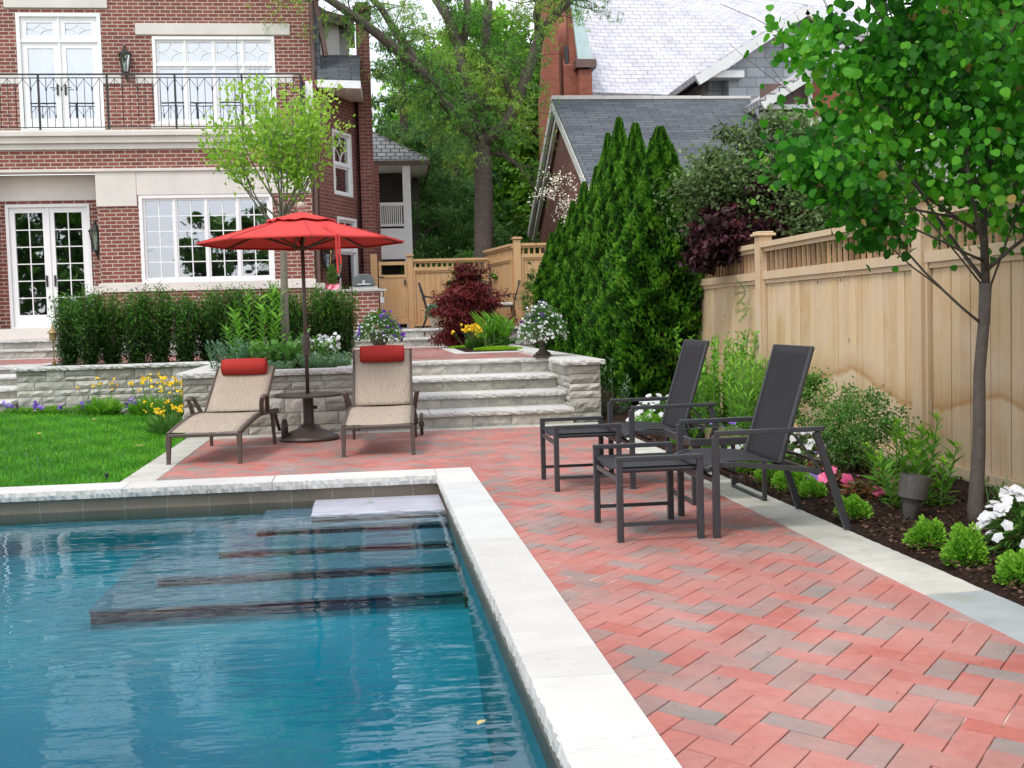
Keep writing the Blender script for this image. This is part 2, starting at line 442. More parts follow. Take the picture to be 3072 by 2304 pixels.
def coping_mat():
    m, t, b = nmat("pale_coping_stone"); co = coords(t)
    at = N(t, "ShaderNodeAttribute", attribute_name="rnd")
    r = ramp(t, at.outputs["Fac"], [(0, (0.50, 0.485, 0.455)), (0.5, (0.59, 0.575, 0.54)), (1, (0.54, 0.535, 0.515))])
    n1 = noise(t, co, 2.5, 6, 0.6); g = ramp(t, n1, [(0.3, (0.86,)*3), (0.7, (1.02,)*3)]); c = mix(t, 1.0, r.outputs["Color"], g.outputs["Color"], 'MULTIPLY')
    n2 = noise(t, co, 2.2, 5, 0.65); r2 = ramp(t, n2, [(0.60, (0, 0, 0)), (0.9, (0.8,)*3)]); c = mix(t, r2.outputs["Color"], c, (0.50, 0.46, 0.38))
    v = noise(t, co, 1.0, 7, 0.62, (1.6, 5.5, 1.6)); sb = t.nodes.new("ShaderNodeMath"); sb.operation = 'SUBTRACT'; sb.inputs[1].default_value = 0.5; L(t, v, sb.inputs[0])
    ab = t.nodes.new("ShaderNodeMath"); ab.operation = 'ABSOLUTE'; L(t, sb.outputs[0], ab.inputs[0]); rv = ramp(t, ab.outputs[0], [(0.0, (0.75,)*3), (0.004, (0.3,)*3), (0.014, (0, 0, 0))])
    v2 = noise(t, co, 1.3, 3, 0.5); rg = ramp(t, v2, [(0.48, (0, 0, 0)), (0.6, (1, 1, 1))]); vm = mix(t, 1.0, rv.outputs["Color"], rg.outputs["Color"], 'MULTIPLY')
    c = mix(t, vm, c, (0.36, 0.35, 0.33))
    L(t, c, b.inputs["Base Color"]); b.inputs["Roughness"].default_value = 0.7
    h = mix(t, 0.5, v, noise(t, co, 30, 6, 0.65)); add_bump(t, b, h, 0.45, 0.012); return m
M['brick'] = mat_brick("house_brick", (0.20, 0.050, 0.042), (0.29, 0.082, 0.062), (0.50, 0.44, 0.35))
M['brick_dark'] = mat_brick("old_brick", (0.17, 0.048, 0.04), (0.24, 0.07, 0.055), (0.30, 0.24, 0.19), ms=0.008)
M['brick_orange'] = mat_brick("church_brick", (0.29, 0.078, 0.045), (0.35, 0.105, 0.062), (0.30, 0.14, 0.09), bw=0.22, bh=0.075, ms=0.008)
M['lime'] = mat_rnd("limestone_trim", [(0, (0.66, 0.62, 0.565)), (1, (0.75, 0.71, 0.655))], rough=0.8, nscale=1.2, namt=0.16, bump=0.15, fine=90)
M['stone'] = mat_rnd("split_stone", [(0, (0.36, 0.34, 0.28)), (0.35, (0.46, 0.44, 0.38)), (0.7, (0.54, 0.525, 0.475)), (1, (0.60, 0.56, 0.48))],
                     rough=0.85, nscale=7, namt=0.38, bump=0.55, bdist=0.012, fine=45, stain=((0.23, 0.235, 0.16), 3.5, 0.60, 0.85))
M['coping'] = coping_mat()
M['edging'] = mat_rnd("weathered_edging_stone", [(0, (0.34, 0.37, 0.37)), (0.25, (0.47, 0.46, 0.41)), (1, (0.56, 0.54, 0.475))],
                      rough=0.75, nscale=3, namt=0.28, bump=0.5, bdist=0.008, fine=22, stain=((0.27, 0.26, 0.19), 4.0, 0.52, 0.85))
M['paver'] = paver_mat()
M['sand'] = mat_simple("joint_sand", (0.50, 0.41, 0.36), 0.95, 0.8, 4)
M['mortar'] = mat_simple("wall_mortar", (0.27, 0.26, 0.22), 0.95, 0.25, 30)
M['white'] = mat_simple("white_paint", (0.80, 0.80, 0.79), 0.45, 0.03, 5)
M['offwhite'] = mat_simple("grey_white_paint", (0.66, 0.66, 0.64), 0.5, 0.08, 3)
M['iron'] = mat_simple("black_iron", (0.022, 0.024, 0.024), 0.45, 0.2, 30)
M['bronze'] = mat_simple("bronze_aluminium", (0.075, 0.052, 0.042), 0.42, 0.12, 40)
M['bronze_d'] = mat_simple("dark_brown_iron", (0.055, 0.038, 0.03), 0.5, 0.2, 60, bump=0.2)
M['char'] = mat_simple("charcoal_aluminium", (0.036, 0.036, 0.040), 0.40, 0.08, 40)
M['brass'] = mat_simple("tarnished_brass", (0.27, 0.19, 0.08), 0.4, 0.25, 20, metal=0.7)
M['concrete'] = mat_simple("concrete", (0.45, 0.43, 0.38), 0.85, 0.15, 8)
M['terracotta_pale'] = mat_simple("pale_stone_pot", (0.42, 0.37, 0.28), 0.8, 0.2, 12)
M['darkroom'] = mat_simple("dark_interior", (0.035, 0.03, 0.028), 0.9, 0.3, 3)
M['downpipe'] = mat_simple("brown_downpipe", (0.13, 0.075, 0.06), 0.5, 0.15, 4)
M['copper'] = mat_simple("copper_green", (0.50, 0.63, 0.62), 0.6, 0.1, 5)
M['steel'] = mat_simple("stainless_steel", (0.6, 0.6, 0.6), 0.25, 0.05, 10, metal=1.0)
M['grill'] = mat_simple("grey_grill_hood", (0.10, 0.115, 0.115), 0.35, 0.1, 10)
M['pinkwrap'] = mat_rnd("pink_wrapping", [(0, (0.62, 0.02, 0.10)), (0.6, (0.75, 0.05, 0.16)), (1, (0.85, 0.65, 0.68))], rough=0.4, nscale=10, namt=0.1)
M['bark'] = mat_rnd("dark_bark", [(0, (0.10, 0.08, 0.062)), (1, (0.15, 0.122, 0.10))], rough=0.9, nscale=14, namt=0.5, bump=0.9, bdist=0.02, fine=22)
M['bark_y'] = mat_rnd("young_bark", [(0, (0.20, 0.18, 0.13)), (1, (0.25, 0.22, 0.17))], rough=0.85, nscale=18, namt=0.3, bump=0.4, bdist=0.006, fine=40)
M['bark_r'] = mat_rnd("redbud_bark", [(0, (0.085, 0.07, 0.06)), (1, (0.13, 0.11, 0.095))], rough=0.85, nscale=22, namt=0.35, bump=0.6, bdist=0.006, fine=50,
                      stain=((0.28, 0.27, 0.22), 12, 0.62, 0.75))
M['twig'] = mat_simple("twig", (0.10, 0.075, 0.05), 0.85, 0.3, 30)
M['stem'] = mat_simple("green_stem", (0.10, 0.20, 0.05), 0.6, 0.2, 30)

def wood_mat(name, c1, c2, dark, worn):
    m, t, b = nmat(name); uv = coords(t, "UV"); ob = coords(t)
    at = N(t, "ShaderNodeAttribute", attribute_name="rnd")
    r = ramp(t, at.outputs["Fac"], [(0, c1), (1, c2)])
    g = noise(t, uv, 1.0, 8, 0.6, (42, 2.2, 1)); gr = ramp(t, g, [(0.25, (0.80,)*3), (0.75, (1.10,)*3)])
    c = mix(t, 1.0, r.outputs["Color"], gr.outputs["Color"], 'MULTIPLY')
    n2 = noise(t, ob, 2.0, 5, 0.6); n2r = ramp(t, n2, [(0.40, (0, 0, 0)), (0.7, (1, 1, 1))])
    c = mix(t, n2r.outputs["Color"], c, worn)
    # knots
    vo = t.nodes.new("ShaderNodeTexVoronoi"); vo.inputs["Scale"].default_value = 1.0
    mp = t.nodes.new("ShaderNodeMapping"); mp.inputs["Scale"].default_value = (6.5, 3.4, 1); L(t, uv, mp.inputs["Vector"]); L(t, mp.outputs[0], vo.inputs["Vector"])
    kr = ramp(t, vo.outputs["Distance"], [(0.06, (1, 1, 1)), (0.11, (0, 0, 0))])
    vr = t.nodes.new("ShaderNodeSeparateColor"); L(t, vo.outputs["Color"], vr.inputs[0])
    gt = t.nodes.new("ShaderNodeMath"); gt.operation = 'GREATER_THAN'; gt.inputs[1].default_value = 0.5; L(t, vr.outputs[0], gt.inputs[0])
    km = mix(t, gt.outputs[0], (0, 0, 0), kr.outputs["Color"])
    c = mix(t, km, c, dark)
    L(t, c, b.inputs["Base Color"]); b.inputs["Roughness"].default_value = 0.75
    add_bump(t, b, g, 0.25, 0.004)
    return m, t, b, c
M['wood'], _t, _b, _c = wood_mat("cedar_boards", (0.52, 0.35, 0.175), (0.68, 0.50, 0.30), (0.15, 0.075, 0.04), (0.62, 0.48, 0.33))
# orange water marks along a wandering line low on the boards, greyer below it (world height from the object coordinate)
_ob = coords(_t); _sx = _t.nodes.new("ShaderNodeSeparateXYZ"); L(_t, _ob, _sx.inputs[0])
_nn = noise(_t, _ob, 0.55, 2, 0.5); _nf = noise(_t, _ob, 9, 3, 0.6)
_ma = _t.nodes.new("ShaderNodeMath"); _ma.operation = 'MULTIPLY_ADD'; _ma.inputs[1].default_value = -0.9; _ma.inputs[2].default_value = -0.12; L(_t, _nn, _ma.inputs[0])
_mc = _t.nodes.new("ShaderNodeMath"); _mc.operation = 'MULTIPLY_ADD'; _mc.inputs[1].default_value = 0.07; L(_t, _nf, _mc.inputs[0]); L(_t, _ma.outputs[0], _mc.inputs[2])
_ad = _t.nodes.new("ShaderNodeMath"); _ad.operation = 'ADD'; L(_t, _sx.outputs[2], _ad.inputs[0]); L(_t, _mc.outputs[0], _ad.inputs[1])
_rr = ramp(_t, _ad.outputs[0], [(0.0, (0.02, 0.02, 0.02)), (0.035, (0.75, 0.75, 0.75)), (0.08, (0.35, 0.35, 0.35)), (0.22, (0, 0, 0))])
_c2 = mix(_t, _rr.outputs["Color"], _c, (0.40, 0.19, 0.05))
_lo = ramp(_t, _ad.outputs[0], [(0.0, (0.0,)*3), (0.10, (0, 0, 0))])
_c2 = mix(_t, _lo.outputs["Color"], _c2, (0.50, 0.46, 0.40))
L(_t, _c2, _b.inputs["Base Color"])
M['wood_o'] = wood_mat("fresh_cedar", (0.50, 0.29, 0.12), (0.58, 0.36, 0.17), (0.2, 0.09, 0.04), (0.50, 0.33, 0.17))[0]
M['wood_d'] = wood_mat("stained_lattice", (0.20, 0.095, 0.04), (0.46, 0.29, 0.15), (0.10, 0.05, 0.03), (0.26, 0.17, 0.10))[0]
M['wood_p'] = wood_mat("cedar_post", (0.56, 0.39, 0.23), (0.62, 0.46, 0.29), (0.2, 0.1, 0.06), (0.58, 0.45, 0.31))[0]

def roof_mat(name, c1, c2, gap, bw, bh, rough=0.7, ms=0.012):
    m, t, b = nmat(name); uv = coords(t, "UV")
    br = t.nodes.new("ShaderNodeTexBrick"); br.inputs["Scale"].default_value = 1; br.inputs["Brick Width"].default_value = bw
    br.inputs["Row Height"].default_value = bh; br.inputs["Mortar Size"].default_value = ms; br.inputs["Mortar Smooth"].default_value = 0.3
    br.inputs["Color1"].default_value = c4(c1); br.inputs["Color2"].default_value = c4(c2); br.inputs["Mortar"].default_value = c4(gap)
    L(t, uv, br.inputs["Vector"])
    n1 = noise(t, uv, 1.3, 6, 0.6); g = ramp(t, n1, [(0.3, (0.78,)*3), (0.75, (1.12,)*3)])
    c = mix(t, 1, br.outputs["Color"], g.outputs["Color"], 'MULTIPLY'); L(t, c, b.inputs["Base Color"]); b.inputs["Roughness"].default_value = rough
    iv = t.nodes.new("ShaderNodeMath"); iv.operation = 'SUBTRACT'; iv.inputs[0].default_value = 1; L(t, br.outputs["Fac"], iv.inputs[1])
    add_bump(t, b, iv.outputs[0], 0.6, 0.015); return m
M['slate'] = roof_mat("sky_sheen_slate", (0.50, 0.50, 0.545), (0.60, 0.595, 0.635), (0.26, 0.26, 0.30), 0.40, 0.19, 0.5)  # the sky's sheen on the slates is put into this light base colour
M['shingle'] = roof_mat("dark_shingle", (0.060, 0.070, 0.082), (0.10, 0.11, 0.12), (0.02, 0.022, 0.026), 0.55, 0.16, 0.85)
M['shake'] = roof_mat("grey_shake", (0.42, 0.41, 0.42), (0.58, 0.57, 0.57), (0.08, 0.07, 0.07), 0.24, 0.155, 0.8, 0.016)
M['greyblock'] = roof_mat("grey_wall_shingle", (0.30, 0.33, 0.35), (0.50, 0.53, 0.55), (0.22, 0.23, 0.23), 0.55, 0.28, 0.6)

def glass_mat(name, tint, refl=0.5, rough=0.015, wav=0.25):
    m, t, b = nmat(name); t.nodes.remove(b)
    g = t.nodes.new("ShaderNodeBsdfGlossy"); g.inputs["Roughness"].default_value = rough; g.inputs["Color"].default_value = (0.95, 0.97, 1, 1)
    tr = t.nodes.new("ShaderNodeBsdfTransparent"); tr.inputs["Color"].default_value = c4(tint)
    ms = t.nodes.new("ShaderNodeMixShader"); fr = t.nodes.new("ShaderNodeLayerWeight"); fr.inputs["Blend"].default_value = 0.35
    ma = t.nodes.new("ShaderNodeMath"); ma.operation = 'MULTIPLY_ADD'; ma.inputs[1].default_value = 0.5; ma.inputs[2].default_value = refl; ma.use_clamp = True
    L(t, fr.outputs["Fresnel"], ma.inputs[0]); L(t, ma.outputs[0], ms.inputs[0]); L(t, tr.outputs[0], ms.inputs[1]); L(t, g.outputs[0], ms.inputs[2])
    n = noise(t, coords(t), 1.6, 2, 0.5); bp = t.nodes.new("ShaderNodeBump"); bp.inputs["Strength"].default_value = wav; bp.inputs["Distance"].default_value = 0.01
    L(t, n, bp.inputs["Height"]); L(t, bp.outputs[0], g.inputs["Normal"])
    L(t, ms.outputs[0], t.nodes["Material Output"].inputs["Surface"]); return m
M['glass'] = glass_mat("window_glass", (0.75, 0.8, 0.8), 0.38)
M['glass_up'] = glass_mat("bright_window_glass", (0.92, 0.94, 0.97), 0.55)
M['tglass'] = glass_mat("table_glass", (0.45, 0.5, 0.48), 0.30, 0.04, 0.5)

def fabric_mat(name, cols, sx, sy, rough=0.85, sheen=0.0):
    m, t, b = nmat(name); uv = coords(t, "UV")
    n = noise(t, uv, 1, 3, 0.7, (sx, sy, 1)); r = ramp(t, n, [(0.30, cols[0]), (0.45, cols[1]), (0.56, cols[2]), (0.72, cols[3])])
    L(t, r.outputs["Color"], b.inputs["Base Color"]); b.inputs["Roughness"].default_value = rough
    b.inputs["Specular IOR Level"].default_value = 0.25
    add_bump(t, b, n, 0.2, 0.001); return m
M['sling'] = fabric_mat("tan_sling", [(0.25, 0.205, 0.175), (0.33, 0.27, 0.21), (0.38, 0.315, 0.245), (0.45, 0.38, 0.305)], 110, 5)
M['blacksling'] = fabric_mat("charcoal_sling", [(0.014, 0.013, 0.016), (0.020, 0.019, 0.022), (0.025, 0.024, 0.027), (0.034, 0.033, 0.037)], 300, 300, 0.7)
M['canopy'] = fabric_mat("red_canopy", [(0.60, 0.055, 0.05), (0.64, 0.065, 0.058), (0.66, 0.07, 0.062), (0.69, 0.08, 0.07)], 60, 60)
M['pillow'] = fabric_mat("red_pillow", [(0.30, 0.022, 0.018), (0.36, 0.028, 0.022), (0.39, 0.032, 0.026), (0.44, 0.042, 0.033)], 180, 180)
M['cushion'] = fabric_mat("cream_check_cushion", [(0.32, 0.28, 0.22), (0.5, 0.46, 0.38), (0.62, 0.58, 0.5), (0.70, 0.66, 0.58)], 60, 60)
M['curtain'] = fabric_mat("sheer_curtain", [(0.72, 0.72, 0.74), (0.78, 0.78, 0.8), (0.82, 0.82, 0.83), (0.85, 0.85, 0.86)], 30, 1)
def canopy_under():
    t = M['canopy'].node_tree; b = t.nodes["Principled BSDF"]; tr = t.nodes.new("ShaderNodeBsdfTranslucent"); tr.inputs["Color"].default_value = (0.7, 0.05, 0.04, 1)
    ms = t.nodes.new("ShaderNodeMixShader"); ms.inputs[0].default_value = 0.22
    L(t, b.outputs[0], ms.inputs[1]); L(t, tr.outputs[0], ms.inputs[2]); L(t, ms.outputs[0], t.nodes["Material Output"].inputs["Surface"])
canopy_under()
# foliage
G = {}
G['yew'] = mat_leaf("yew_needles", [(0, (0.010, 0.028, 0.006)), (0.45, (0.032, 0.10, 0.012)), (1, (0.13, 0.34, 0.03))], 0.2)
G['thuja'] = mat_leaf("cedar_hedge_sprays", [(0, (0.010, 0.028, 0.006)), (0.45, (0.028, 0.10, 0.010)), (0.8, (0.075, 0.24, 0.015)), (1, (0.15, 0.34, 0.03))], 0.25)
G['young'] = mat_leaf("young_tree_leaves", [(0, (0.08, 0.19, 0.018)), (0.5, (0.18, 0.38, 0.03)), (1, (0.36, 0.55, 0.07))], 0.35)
G['redbud'] = mat_leaf("redbud_leaves", [(0, (0.012, 0.085, 0.006)), (0.5, (0.035, 0.20, 0.008)), (0.9, (0.11, 0.38, 0.02)), (0.99, (0.17, 0.36, 0.03)), (1, (0.36, 0.26, 0.07))], 0.42, 0.5)
G['locust'] = mat_leaf("locust_leaflets", [(0, (0.05, 0.17, 0.03)), (0.6, (0.19, 0.40, 0.06)), (1, (0.42, 0.50, 0.08))], 0.35)
G['pine'] = mat_leaf("pine_needles", [(0, (0.035, 0.10, 0.03)), (0.6, (0.10, 0.22, 0.055)), (1, (0.20, 0.35, 0.09))], 0.3)
G['decid'] = mat_leaf("broad_leaves", [(0, (0.07, 0.20, 0.02)), (0.6, (0.18, 0.42, 0.04)), (1, (0.36, 0.60, 0.08))], 0.45)
G['shrub'] = mat_leaf("viburnum_leaves", [(0, (0.04, 0.06, 0.02)), (0.6, (0.09, 0.15, 0.045)), (1, (0.24, 0.34, 0.13))], 0.25)
G['purple'] = mat_leaf("purple_leaves", [(0, (0.018, 0.009, 0.012)), (0.7, (0.052, 0.018, 0.024)), (1, (0.13, 0.035, 0.04))], 0.2, 0.4)
G['maple'] = mat_leaf("laceleaf_maple", [(0, (0.055, 0.010, 0.012)), (0.6, (0.14, 0.022, 0.024)), (1, (0.26, 0.045, 0.04))], 0.3)
G['bright'] = mat_leaf("bright_green_leaves", [(0, (0.06, 0.19, 0.014)), (0.5, (0.13, 0.34, 0.025)), (1, (0.26, 0.50, 0.05))], 0.3)
G['mid'] = mat_leaf("mid_green_leaves", [(0, (0.035, 0.10, 0.018)), (0.6, (0.085, 0.22, 0.035)), (1, (0.18, 0.34, 0.06))], 0.3)
G['blue'] = mat_leaf("blue_green_leaves", [(0, (0.04, 0.11, 0.07)), (0.6, (0.10, 0.22, 0.13)), (1, (0.22, 0.36, 0.22))], 0.25)
G['lime'] = mat_leaf("lime_leaves", [(0, (0.18, 0.38, 0.02)), (1, (0.36, 0.58, 0.03))], 0.3)
G['bronze'] = mat_leaf("bronze_leaves", [(0, (0.09, 0.10, 0.03)), (0.6, (0.16, 0.13, 0.05)), (1, (0.33, 0.08, 0.04))], 0.25)
G['white'] = mat_leaf("white_petals", [(0, (0.58, 0.58, 0.60)), (1, (0.76, 0.76, 0.75))], 0.25)
G['yellow'] = mat_leaf("yellow_petals", [(0, (0.75, 0.42, 0.01)), (1, (0.90, 0.68, 0.02))], 0.25)
G['violet'] = mat_leaf("violet_petals", [(0, (0.13, 0.05, 0.38)), (1, (0.34, 0.22, 0.66))], 0.25)
G['dpurple'] = mat_leaf("deep_purple_petals", [(0, (0.07, 0.012, 0.20)), (1, (0.18, 0.04, 0.42))], 0.25)
G['pink'] = mat_leaf("pink_petals", [(0, (0.78, 0.06, 0.26)), (1, (0.86, 0.26, 0.42))], 0.25)
G['cream'] = mat_leaf("cream_blossom", [(0, (0.66, 0.62, 0.48)), (1, (0.85, 0.82, 0.70))], 0.2)
G['grass'] = mat_leaf("grass_blades", [(0, (0.045, 0.18, 0.008)), (0.5, (0.075, 0.30, 0.012)), (1, (0.17, 0.45, 0.03))], 0.3)

rng = random.Random(7); nrg = np.random.default_rng(11)

# ================================================================== ground and paving
PX0, PX1, PY0, PY1 = -9.0, 0.535, 1.6, 9.62          # pool basin, inside of the coping
gm, gt_, gb = nmat("soil_ground"); _n = noise(gt_, coords(gt_), 0.8, 6)
L(gt_, ramp(gt_, _n, [(0.3, (0.07, 0.10, 0.03)), (0.7, (0.13, 0.15, 0.06))]).outputs["Color"], gb.inputs["Base Color"]); gb.inputs["Roughness"].default_value = 0.95
mb = MB()
for a in ((PX1+.1, 300, -300, 300), (-300, PX0-.2, -300, 300), (PX0-.2, PX1+.1, PY1+.1, 300), (PX0-.2, PX1+.1, -300, PY0-.1)):
    mb.add([(a[0], a[2], -.16), (a[1], a[2], -.16), (a[1], a[3], -.16), (a[0], a[3], -.16)], [(0, 1, 2, 3)])
tag(mb.build("ground", gm), kind="structure")

# deck pavers
def in_deck(x, y):
    if y < -1.5 or y > 13.78 or x > 2.50 or x < -1.9: return False
    if x < .75 and y < 9.93: return False
    return True
mb = MB(); herringbone(mb, in_deck, (-2.2, 2.7, 2.2, 14), 0.0, rng=rng)
tag(mb.build("brick_paving", M['paver'], uv=False), kind="structure")
def bed_z(x, y): return -.0085+.0065*max(-1, min(1, 1.9*sin(x*2.3+1.1*sin(y*1.7))*sin(y*1.3+x*.8)+rng.uniform(-.5, .5)))
mb = MB(); mb.grid(40, 260, lambda s, q: (.70+1.95*s, -3+17*q, bed_z(.7+1.95*s, -3+17*q))); mb.grid(54, 80, lambda s, q: (-2.0+2.7*s, 9.90+4.1*q, bed_z(-2+2.7*s, 9.9+4.1*q)))
tag(mb.build("paving_bed", M['sand']), kind="structure")

mb = MB(); mb.box(2.44, 2.755, -3, 14, -.14, -.018); mb.box(-2.11, 2.755, 13.56, 13.84, -.141, -.0185)
tag(mb.build("edging_bed", M['mortar']), kind="structure")
# edging stones: right border, foot of the steps, lawn border
mb = MB(); cuts_ = [-1, .2, 1.4, 2.4, 3.3, 4.05, 4.92, 5.63, 6.3, 6.95, 7.75, 8.7, 9.6, 10.5, 11.5, 12.6, 13.56]
for y, y2 in zip(cuts_[:-1], cuts_[1:]):
    rough_slab(mb, [(2.45, y+.004), (2.745, y+.006+.02), (2.745, y2-.004+.02), (2.45, y2-.006)], -.05, .007, [0, 1, 0, 0], rng, amp=.009, r=(0.0 if 3.9 < y < 4.5 else rng.uniform(.25, 1)))
x = -1.80
while x < 2.7:
    x2 = min(x+rng.uniform(.6, .95), 2.745)
    rough_slab(mb, [(x+.004, 13.57), (x2-.004, 13.57), (x2-.004, 13.83), (x+.004, 13.83)], -.05, .007, [0, 0, 0, 0], rng, r=rng.uniform(.4, 1)); x = x2
y = 9.98
while y < 13.8:
    y2 = min(y+rng.uniform(.8, 1.2), 13.83)
    rough_slab(mb, [(-2.10, y+.004), (-1.805, y+.004), (-1.805, y2-.004), (-2.10, y2-.004)], -.05, .008, [0, 0, 0, 1], rng, amp=.006, r=rng.uniform(.6, 1)); y = y2
tag(mb.build("stone_edging", M['edging'], uv=False), kind="structure")

# pool coping (a kerb of stones)
mb = MB(); y = PY0-.32
cuts = [PY0-.32, 2.15, 3.42, 4.05, 5.4, 6.7, 7.9, 9.1, PY1+.38]
for a, b in zip(cuts[:-1], cuts[1:]):
    rough_slab(mb, [(PX1, a+.0035), (.845, a+.0035), (.845, b-.0035), (PX1, b-.0035)], -.055, .016, [0, 0, 0, 1], rng, step=.020, amp=.0075, bev=.003)
x = PX0-.32
while x < PX1-.01:
    x2 = min(x+rng.uniform(.95, 1.35), PX1)
    if PX1-x2 < .4: x2 = PX1
    rough_slab(mb, [(x+.002, PY1-.02), (x2-.002, PY1-.02), (x2-.002, PY1+.38), (x+.002, PY1+.38)], -.055, .016, [1, 0, 0, 0], rng, step=.020, amp=.0075, bev=.004)
    rough_slab(mb, [(x+.002, PY0-.32), (x2-.002, PY0-.32), (x2-.002, PY0), (x+.002, PY0)], -.055, .016, [0, 0, 1, 0], rng, step=.05, amp=.011, bev=.004)
    x = x2
y = PY0
while y < PY1-.02:
    y2 = min(y+1.2, PY1-.02)
    rough_slab(mb, [(PX0-.32, y), (PX0, y), (PX0, y2), (PX0-.32, y2)], -.055, .016, [0, 1, 0, 0], rng, step=.06, amp=.011, bev=.004); y = y2
tag(mb.build("pool_coping", M['coping'], uv=False), kind="structure")

# pool shell, tile band, underwater steps, water
pm, pt, pb = nmat("pool_plaster"); _n = noise(pt, coords(pt), 1.6, 6, .6)
L(pt, ramp(pt, _n, [(0.3, (0.11, 0.33, 0.40)), (0.7, (0.20, 0.45, 0.52))]).outputs["Color"], pb.inputs["Base Color"]); pb.inputs["Roughness"].default_value = 0.8
mb = MB(); x0, x1, y0, y1 = PX0, PX1+.03, PY0, PY1+.03; zf = -1.15
prof_ = [(y0, zf), (6.1, -.95), (7.02, -.50), (y1, -.49)]
for (ya, za), (yb2, zb2) in zip(prof_[:-1], prof_[1:]):
    mb.add([(x0, ya, za), (x1, ya, za), (x1, yb2, zb2), (x0, yb2, zb2), (x0, ya, -.25), (x1, ya, -.25), (x1, yb2, -.25), (x0, yb2, -.25)], [(0, 1, 2, 3), (1, 5, 6, 2), (3, 7, 4, 0)])
mb.add([(x0, y0, zf), (x1, y0, zf), (x1, y0, -.25), (x0, y0, -.25)], [(0, 1, 2, 3)]); mb.add([(x0, y1, -.5), (x1, y1, -.5), (x1, y1, -.25), (x0, y1, -.25)], [(0, 1, 2, 3)])
tag(mb.build("pool_basin", pm), kind="structure")
tile = mat_brick("pool_tile", (0.20, 0.165, 0.12), (0.235, 0.195, 0.145), (0.34, 0.31, 0.26), bw=0.33, bh=0.42, ms=0.004, rough=0.5, offset=0)
mb = MB()
for (a, b) in (((x1, y0), (x1, y1)), ((x1, y1), (x0, y1)), ((x0, y1), (x0, y0)), ((x0, y0), (x1, y0))):
    mb.add([(a[0], a[1], -.25), (b[0], b[1], -.25), (b[0], b[1], -.05), (a[0], a[1], -.05)], [(0, 1, 2, 3)])
tag(mb.build("pool_tile_band", tile), kind="structure")
ZW = -0.16
stm, stt, stb = nmat("pool_step_stone"); _n = noise(stt, coords(stt), 9, 6, .6)
L(stt, ramp(stt, _n, [(0.3, (0.17, 0.185, 0.24)), (0.7, (0.27, 0.285, 0.35))]).outputs["Color"], stb.inputs["Base Color"]); stb.inputs["Roughness"].default_value = 0.8
mb = MB()
rough_slab(mb, [(-.47, 8.90), (PX1+.02, 8.90), (PX1+.02, PY1+.02), (-.47, PY1+.02)], -.20, ZW+.008, [1, 0, 0, 1], rng, step=.05, amp=.008, bev=.01)
tag(mb.build("pool_entry_ledge", mat_simple("wet_ledge_stone", (0.46, 0.46, 0.53), 0.25, 0.12, 3), uv=False), kind="structure")
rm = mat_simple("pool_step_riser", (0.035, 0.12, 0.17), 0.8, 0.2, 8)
mb = MB(); mr = MB()
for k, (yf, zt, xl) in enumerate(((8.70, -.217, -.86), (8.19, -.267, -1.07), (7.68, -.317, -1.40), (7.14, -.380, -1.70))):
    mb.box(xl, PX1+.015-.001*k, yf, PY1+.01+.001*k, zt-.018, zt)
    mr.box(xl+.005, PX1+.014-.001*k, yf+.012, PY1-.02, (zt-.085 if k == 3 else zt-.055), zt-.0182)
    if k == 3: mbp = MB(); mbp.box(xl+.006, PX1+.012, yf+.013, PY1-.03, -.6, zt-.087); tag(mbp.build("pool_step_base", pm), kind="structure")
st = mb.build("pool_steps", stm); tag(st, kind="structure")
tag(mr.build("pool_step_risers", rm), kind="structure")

wm = bpy.data.materials.new("pool_water"); wm.use_nodes = True; t = wm.node_tree; t.nodes.clear()
o_ = t.nodes.new("ShaderNodeOutputMaterial"); gl = t.nodes.new("ShaderNodeBsdfGlossy"); gl.inputs["Roughness"].default_value = 0.01
tr = t.nodes.new("ShaderNodeBsdfTransparent"); tr.inputs["Color"].default_value = (0.93, 0.98, 1.0, 1)
fr = t.nodes.new("ShaderNodeFresnel"); fr.inputs["IOR"].default_value = 1.39
ob = coords(t)
n1 = noise(t, ob, 1.0, 4, 0.55, (1.0, 3.0, 1)); n2 = noise(t, ob, 1.0, 2, 0.5, (3.2, 10, 1)); n3 = noise(t, ob, 0.55, 2, 0.5)
hm = mix(t, 0.30, n1, n2); 
nr = ramp(t, n3, [(0.38, (0.25,)*3), (0.60, (1, 1, 1))]); hm = mix(t, 1.0, hm, nr.outputs["Color"], 'MULTIPLY')
bp = t.nodes.new("ShaderNodeBump"); bp.inputs["Strength"].default_value = 0.28; bp.inputs["Distance"].default_value = 0.06
L(t, hm, bp.inputs["Height"]); L(t, bp.outputs[0], gl.inputs["Normal"]); L(t, bp.outputs[0], fr.inputs["Normal"])
ms_ = t.nodes.new("ShaderNodeMixShader"); L(t, fr.outputs[0], ms_.inputs[0]); L(t, tr.outputs[0], ms_.inputs[1]); L(t, gl.outputs[0], ms_.inputs[2])
L(t, ms_.outputs[0], o_.inputs["Surface"])
va = t.nodes.new("ShaderNodeVolumeAbsorption"); va.inputs["Color"].default_value = (0.0, 0.80, 0.855, 1); va.inputs["Density"].default_value = 1.45
L(t, va.outputs[0], o_.inputs["Volume"])
mb = MB(); mb.box(PX0-.02, x1+.02, PY0-.02, y1+.02, zf-.05, ZW)
tag(mb.build("water", wm), kind="structure")

